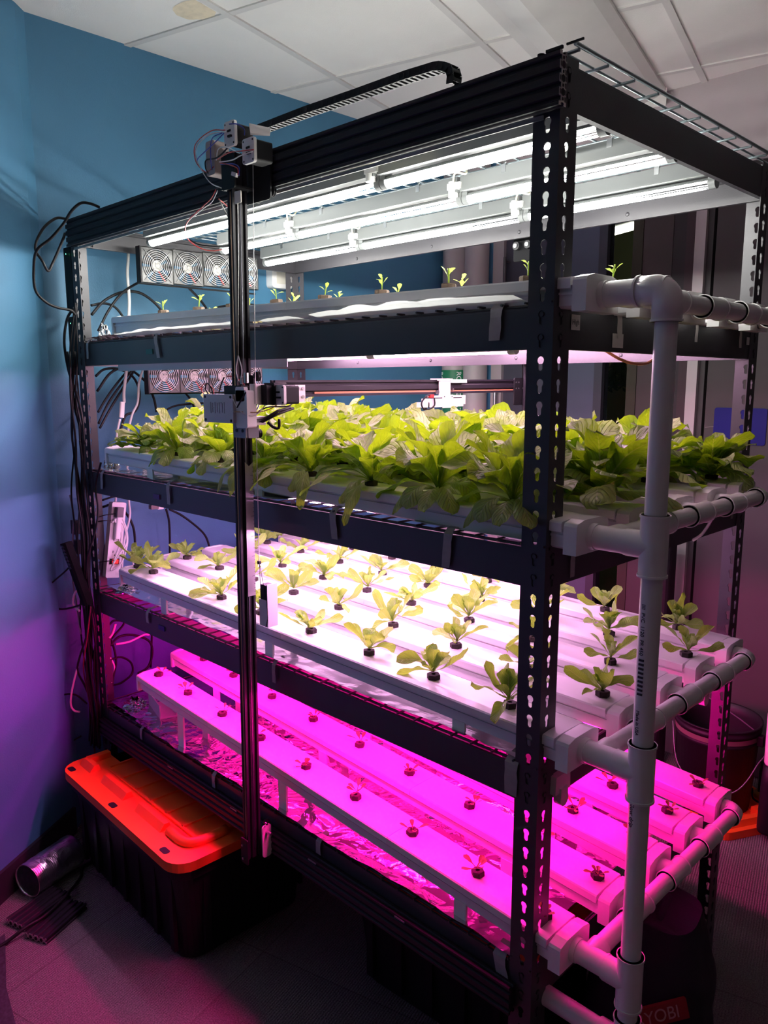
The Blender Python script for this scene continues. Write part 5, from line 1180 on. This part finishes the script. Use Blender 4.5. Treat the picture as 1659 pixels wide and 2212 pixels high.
# ------------------------------------------------------------------ storage tote under the rack
def rpoly(x0, x1, y0, y1, r, n=6):
    p = []
    for cx, cy, t0 in ((x1 - r, y1 - r, 0), (x0 + r, y1 - r, PI / 2), (x0 + r, y0 + r, PI), (x1 - r, y0 + r, 1.5 * PI)):
        for k in range(n + 1): t = t0 + PI / 2 * k / n; p.append((cx + r * math.cos(t), cy + r * math.sin(t)))
    return p
def slab(mb, poly, z0, z1):
    n = len(poly); mb.add([(x, y, z0) for x, y in poly] + [(x, y, z1) for x, y in poly], [(i, (i + 1) % n, n + (i + 1) % n, n + i) for i in range(n)] + [tuple(range(n))[::-1], tuple(range(n, 2 * n))]); return mb
def tote(name, label, loc, rz, notch, Lx=.79, Ly=.51, Hh=.345):
    t = thing(name, label, 'tote', loc=loc, rz=rz)
    b = MB(); sec = [(0, .05), (.006, .035), (.16, .022), (.27, .012), (.28, .0), (Hh - .02, .0)]
    rings = []
    for z, ins in sec:
        p = rpoly(.015 + ins, Lx - .015 - ins, .015 + ins, Ly - .015 - ins, .055); q = []
        for i, (x, y) in enumerate(p): q.append((x, y, z))
        rings.append(q)
    n = len(rings[0]); vs = [v for r_ in rings for v in r_]
    b.add(vs, [(i * n + k, i * n + (k + 1) % n, (i + 1) * n + (k + 1) % n, (i + 1) * n + k) for i in range(len(sec) - 1) for k in range(n)] + [tuple(range(n))[::-1]])
    for k in range(7):
        x = .10 + k * .10
        b.box((x, .034, .16), (.022, .012, .25)); b.box((x, Ly - .034, .16), (.022, .012, .25))
    for k in range(4): b.box((.034, .11 + k * .095, .16), (.012, .022, .25)); b.box((Lx - .034, .11 + k * .095, .16), (.012, .022, .25))
    b.build('tote_body', M_plastic_k, t)
    # lid: overhanging rim, raised border, recessed ribbed panel, optional cable notch
    def cut(p): return p
    l = MB()
    out = rpoly(0, Lx, 0, Ly, .065)
    if notch:
        nx0, nx1, ny0, ny1 = notch
        # outline with a rectangular bite taken out of the left edge
        out = [(x, y) for x, y in out]
        k0 = [i for i, (x, y) in enumerate(out) if x < .001 + .0005 and y > ny1][-1]
        out = out[:k0 + 1] + [(0, ny1), (nx1, ny1), (nx1, ny0), (0, ny0)] + out[k0 + 1:]
    slab(l, out, Hh - .030, Hh - .002)
    lid = l.build('tote_lid', M_orange, t)
    l = MB()
    y0, y1 = .085, Ly - .03
    for k in range(7): x = .13 + k * (Lx - .20) / 6; l.bx(x - .004, x + .004, y0 + .03, y1, Hh - .002, Hh + .004)
    for k in range(4): y = y0 + .03 + k * (y1 - y0 - .03) / 3; l.bx(.13, Lx - .07, y - .004, y + .004, Hh - .002, Hh + .004)
    l.build('lid_ribs', M_orange, lid)
    l = MB()
    # raised stacking bars along the front
    for a, c in ((.04, .12), (.20, .36), (.44, .60)): l.prism([(-.016, 0), (-.010, .020), (.006, .020), (.022, 0)], (a, .078, Hh - .002), (c, .078, Hh - .002))
    pts = [(Lx - .17, .078, Hh + .004), (Lx - .10, .078, Hh + .004), (Lx - .070, .095, Hh + .004), (Lx - .06, .14, Hh + .004), (Lx - .06, .20, Hh + .004)]; l.tube(pts, .016, 8, 4)
    l.bx(.035, .06, .08, (notch[2] if notch else .14) - .008, Hh - .002, Hh + .018)
    l.build('lid_bars', M_orange, lid)
    h = MB()
    for x in (.05, Lx * .46, Lx - .10): slab(h, rpoly(x - .018, x + .018, .014, .034, .008), Hh - .0025, Hh - .0012)
    h.build('lid_slot', M_plastic_k, lid)
    return t
tote('storage_tote', 'large black storage tote with bright orange lid under the left end of the rack', (.052, -.182, 0), math.radians(-1.5), (0, .115, .165, .275))
tote('storage_tote', 'second black tote, deep in the dark under the right part of the rack', (1.12, .12, 0), math.radians(4), None, .62, .42, .30)
# tan stick on the floor near the second tote
one('floor_stick', MB().cyl((1.377,0.220,0.010), (1.450,0.239,0.010), .004, 8), mat('tan_stick', (.3, .2, .15), .7), 'thin pale stick lying on the dark carpet in front of the rack', 'stick')
# ------------------------------------------------------------------ duct, offcuts, cord, mat
dn, df = Vector((.158, -.352, .056)), Vector((.080, -.172, .056))
dn = Vector((.170, -.352, .056)); df = Vector((.108, -.178, .056))
du = thing('duct_piece', 'short length of silvery flexible foil duct lying on the carpet by the left wall', 'duct')
b = MB(); prof = []
L_ = (df - dn).length
for k in range(61): prof.append((.0545 + .0011 * math.sin(k * PI * .9) + .0006 * math.sin(k * 3.3), L_ * k / 60))
prof = prof + [(.0525, L_)] + [(.0515 + .0009 * math.sin(k * PI * .9), L_ * k / 30) for k in range(30, -1, -1)] + [(prof[0][0], 0)]
b.lathe(prof, dn, df - dn, 40); b.build('duct_wall', foil_mat('duct_foil', .5, .30, 14.), du)
of = thing('extrusion_offcut', 'black slotted extrusion offcut with bare cut ends lying nearest the wall, half under the duct', 'offcut')
def offcut(par, a, c, ny):
    a = Vector(a); c = Vector(c); b = MB(); b.prism([(y, x) for x, y in vslot(1, ny)], a, c); b.build('slotted_profile', M_alu_black, par)
    d = (c - a).normalized(); s = d.cross(Vector((0, 0, 1))).normalized()
    b = MB(); b.prism([(y, x) for x, y in vslot(1, ny)], a - d * .0006, a); b.build('cut_face', M_alu_cut, par)
    b = MB()
    for k in range(ny - 1): q = a - d * .0010 + s * (-ny * .01 + .02 + .02 * k); b.add([q + s * (math.cos(w * PI / 3) * .0062) + Vector((0, 0, math.sin(w * PI / 3) * .0062)) for w in range(6)], [tuple(range(6))])
    b.build('extrusion_void', M_plastic_k, par)
offcut(of, (.290, -.436, .0105), (.232, -.272, .0105), 4)
of2 = thing('extrusion_offcut', 'black slotted extrusion offcut with bare cut ends lying on the carpet, further from the wall', 'offcut')
offcut(of2, (.392, -.415, .0105), (.322, -.262, .0105), 4)
cab([(.142, -.120, .006), (.150, -.165, .006), (.192, -.190, .006), (.225, -.222, .008), (.262, -.246, .027), (.300, -.300, .0265), (.335, -.370, .0265), (.345, -.430, .026), (.345, -.50, .006), (.34, -.60, .006)], .0052, M_rubber, 'thick black cord running from the tote over the extrusion offcuts')
mt = MB(); prism_box([(.30, -.47), (.52, -.545), (.70, -.58), (.90, -.9), (.5, -1.2)], .0005, .006, mt); one('floor_mat', mt, mat('dark_speckled_mat', (.03, .028, .04), .8, var=.5, vscale=120), 'dark speckled mat at the lower left corner of the floor', 'mat')
# ------------------------------------------------------------------ things right behind the rack
bk = thing('bucket', 'black plastic bucket with a wire handle behind the back right post', 'bucket', loc=(1.500, 1.735, 0))
b = MB(); b.lathe([(.001, .004), (.118, .0), (.128, .01), (.146, .30), (.150, .302), (.150, .312), (.147, .314), (.148, .340), (.154, .341), (.154, .352), (.150, .354), (.151, .366), (.157, .368), (.156, .372), (.147, .371), (.146, .33), (.126, .012), (.001, .012)], (0, 0, 0), seg=48); b.build('bucket_body', M_plastic_k, bk)
b = MB(); b.tube([(.150 * math.cos(a), .150 * math.sin(a), .318) if False else (.152 * math.cos(a), .152 * math.sin(a), .318 - .20 * math.sin((a + .9) / PI * PI) * (1 if True else 0)) for a in [-.9 + PI * k / 16 - PI * .5 for k in range(0, 1)]] + [(.156, .02, .325), (.165, -.05, .24), (.12, -.12, .15), (.03, -.165, .14), (-.08, -.15, .20), (-.145, -.07, .325)], .0022, 6); b.build('bucket_handle', M_grey, bk)
b = MB(); b.pipe((0, 0, .318), (0, 0, .336), .1515, .1500, 40); b.build('bucket_band', mat('tan_band', (.14, .10, .09), .5), bk)
b = MB(); b.rbox((.160, .0, .322), (.02, .03, .04), .005, 'x'); b.build('handle_lug', M_plastic_k, bk)
def lidthing(c, rz, s, label, h=.03):
    t = thing('orange_tote_lid', label, 'lid', loc=c, rz=rz)
    b = MB(); slab(b, rpoly(0, s[0], 0, s[1], .05), 0, h); l = b.build('lid_plate', M_orange, t)
    b = MB(); 
    for k in range(4): b.bx(.06 + k * (s[0] - .12) / 3 - .004, .06 + k * (s[0] - .12) / 3 + .004, .06, s[1] - .04, h, h + .006)
    b.prism([(-.02, 0), (-.012, .022), (.012, .022), (.02, 0)], (.05, .04, h), (s[0] - .10, .04, h)); b.bx(s[0] - .09, s[0] - .03, .03, .10, h, h + .05); b.bx(s[0] - .16, s[0] - .11, .025, .08, h, h + .032); b.build('lid_bars', M_orange, t)
    b = MB(); slab(b, rpoly(s[0] * .72, s[0] * .72 + .04, .012, .026, .006), h + .0002, h + .0012); b.build('lid_slot', M_plastic_k, t)
lidthing((1.625, 1.505, .001), math.radians(62), (.36, .30), 'orange lid lying on the carpet just behind the back right post')
lidthing((1.66, 1.93, .001), math.radians(-8), (.50, .11), 'orange lid leaning flat behind the bucket at the far wall', .028)
fl = thing('white_cylinder', 'white plastic cylinder on a black base standing on the orange lid at the right edge', 'container', loc=(1.735, 1.64, .034))
MB().lathe([(.001, .255), (.026, .255), (.029, .262), (.030, .44), (.027, .456), (.015, .464), (.001, .465)], seg=28).build('cylinder_body', M_pvc2, fl)
MB().lathe([(.001, 0), (.034, 0), (.036, .01), (.034, .18), (.030, .25), (.001, .255)], seg=24).build('cylinder_base', M_plastic_k, fl)
pu = thing('air_pump', 'small dark green pump with a coiled black tube beside the bucket', 'pump', loc=(1.645, 1.88, .036))
MB().rbox((0, 0, .055), (.05, .05, .11), .01, 'z').bx(-.02, .02, -.02, .02, .11, .15).build('pump_body', mat('dark_green_plastic', (.02, .05, .035), .4), pu)
MB().lathe([(.001, 0), (.04, 0), (.042, .012), (.03, .022), (.001, .024)], (0, -.004, -.0), seg=24).build('pump_foot', mat('yellow_green_plastic', (.35, .28, .03), .5), pu)
MB().tube([(.02, -.02, .14), (.05, -.03, .10), (.06, -.05, .03), (.03, -.08, .012), (-.02, -.07, .012), (-.04, -.03, .03)], .004, 6).build('pump_tube', M_rubber, pu)
# chair-like dark object seen past the PVC riser
one('dark_box', MB().rbox((1.165, 1.90, .49), (.10, .10, .98), .03, 'z'), M_plastic_k, 'tall dark rounded object behind the young lettuces beside the pale jamb', 'box')
MB
# tool bag under the right end
bag = thing('tool_bag', 'dark tool bag with a red lettered patch under the right end of the rack', 'bag', loc=(1.845, .50, 0), rz=math.radians(12))
def bagf(u, v):
    a = u * 2 * PI; z = v * .40
    w_ = .17 * (1 - .55 * max(0, v - .45) ** 1.2); dpt = .125 * (1 - .72 * max(0, v - .35) ** 1.1)
    c_, s_ = math.cos(a), math.sin(a); e = .55
    x = w_ * abs(c_) ** e * (1 if c_ > 0 else -1); y = dpt * abs(s_) ** e * (1 if s_ > 0 else -1)
    n_ = noise.noise(Vector((x * 14, y * 14, z * 11))) * .014
    return (x * (1 + n_ * 4) * .8, y * (1 + n_ * 4) * 1.35, z + .02 * noise.noise(Vector((x * 9, y * 9, 1))) * v)
M_bag = mat('navy_black_fabric', (.014, .013, .026), .85, bump=.5, bscale=300)
b = MB(); b.grid(bagf, 48, 24); b.add([bagf(k / 48, 1) for k in range(48)], [tuple(range(48))]); b.build('bag_body', M_bag, bag)
b = MB(); b.tube([(.0, -.09, .33), (.02, -.06, .385), (.02, .0, .395), (.02, .06, .385), (.0, .09, .33)], .010, 10); b.build('bag_handle', M_bag, bag)
b = MB(); b.tube([(.070, -.015, .345), (.085, .0, .33), (.092, .005, .30), (.085, .0, .28)], .004, 6); b.build('bag_zip_pull', mat('dull_red_cord', (.35, .03, .03), .5), bag)
pn = Vector((.74, -.62, .25)).normalized(); pu_ = Vector((.62, .74, .16)); pu_ = (pu_ - pn * pu_.dot(pn)).normalized(); pv_ = pn.cross(pu_); pp_ = Vector((1.939,0.345,0.254))
inv = Matrix.Rotation(-math.radians(12), 3, 'Z')
def bl(u, v, d): return tuple(inv @ (pp_ + pu_ * u + pv_ * v + pn * d - Vector((1.845, .50, 0))))
b = MB(); q = [(-.065, -.021), (.065, -.021), (.065, .021), (-.065, .021)]
b.add([bl(u, v, -.010) for u, v in q] + [bl(u, v, 0) for u, v in q], [(0, 3, 2, 1), (4, 5, 6, 7)] + [(i, (i + 1) % 4, 4 + (i + 1) % 4, 4 + i) for i in range(4)]); b.build('bag_patch', mat('dark_red_patch', (.30, .012, .02), .6), bag)
vs, fs = text_mesh('RYOBI', .038); MB().add([bl(-.058 + v.x * .95, -.013 + v.y, .0006 + v.z) for v in vs], fs).build('patch_lettering', mat('pale_red_lettering', (.6, .3, .32), .6), bag)

# ------------------------------------------------------------------ camera, world
cam = bpy.data.cameras.new('camera'); co = bpy.data.objects.new('camera', cam); C.objects.link(co)
co.location = (2.57076, -1.14581, 1.62532)
co.rotation_mode = 'XYZ'
Mx = Matrix.Rotation(.783225, 3, 'Z') @ Matrix.Rotation(1.405733, 3, 'X') @ Matrix.Rotation(-.0018875, 3, 'Z')
co.rotation_euler = Mx.to_euler('XYZ')
cam.sensor_fit = 'VERTICAL'; cam.sensor_height = 24; cam.lens = 24 * 1679.59 / 2212; cam.clip_start = .05; cam.clip_end = 60
bpy.context.scene.camera = co
w = bpy.data.worlds.new('world'); bpy.context.scene.world = w; w.use_nodes = True
w.node_tree.nodes['Background'].inputs[0].default_value = (1., .84, .92, 1); w.node_tree.nodes['Background'].inputs[1].default_value = .022
vs_ = bpy.context.scene.view_settings
vs_.view_transform = 'Standard'; vs_.look = 'None'; vs_.exposure = 0.6; vs_.gamma = 1.0; vs_.use_curve_mapping = False
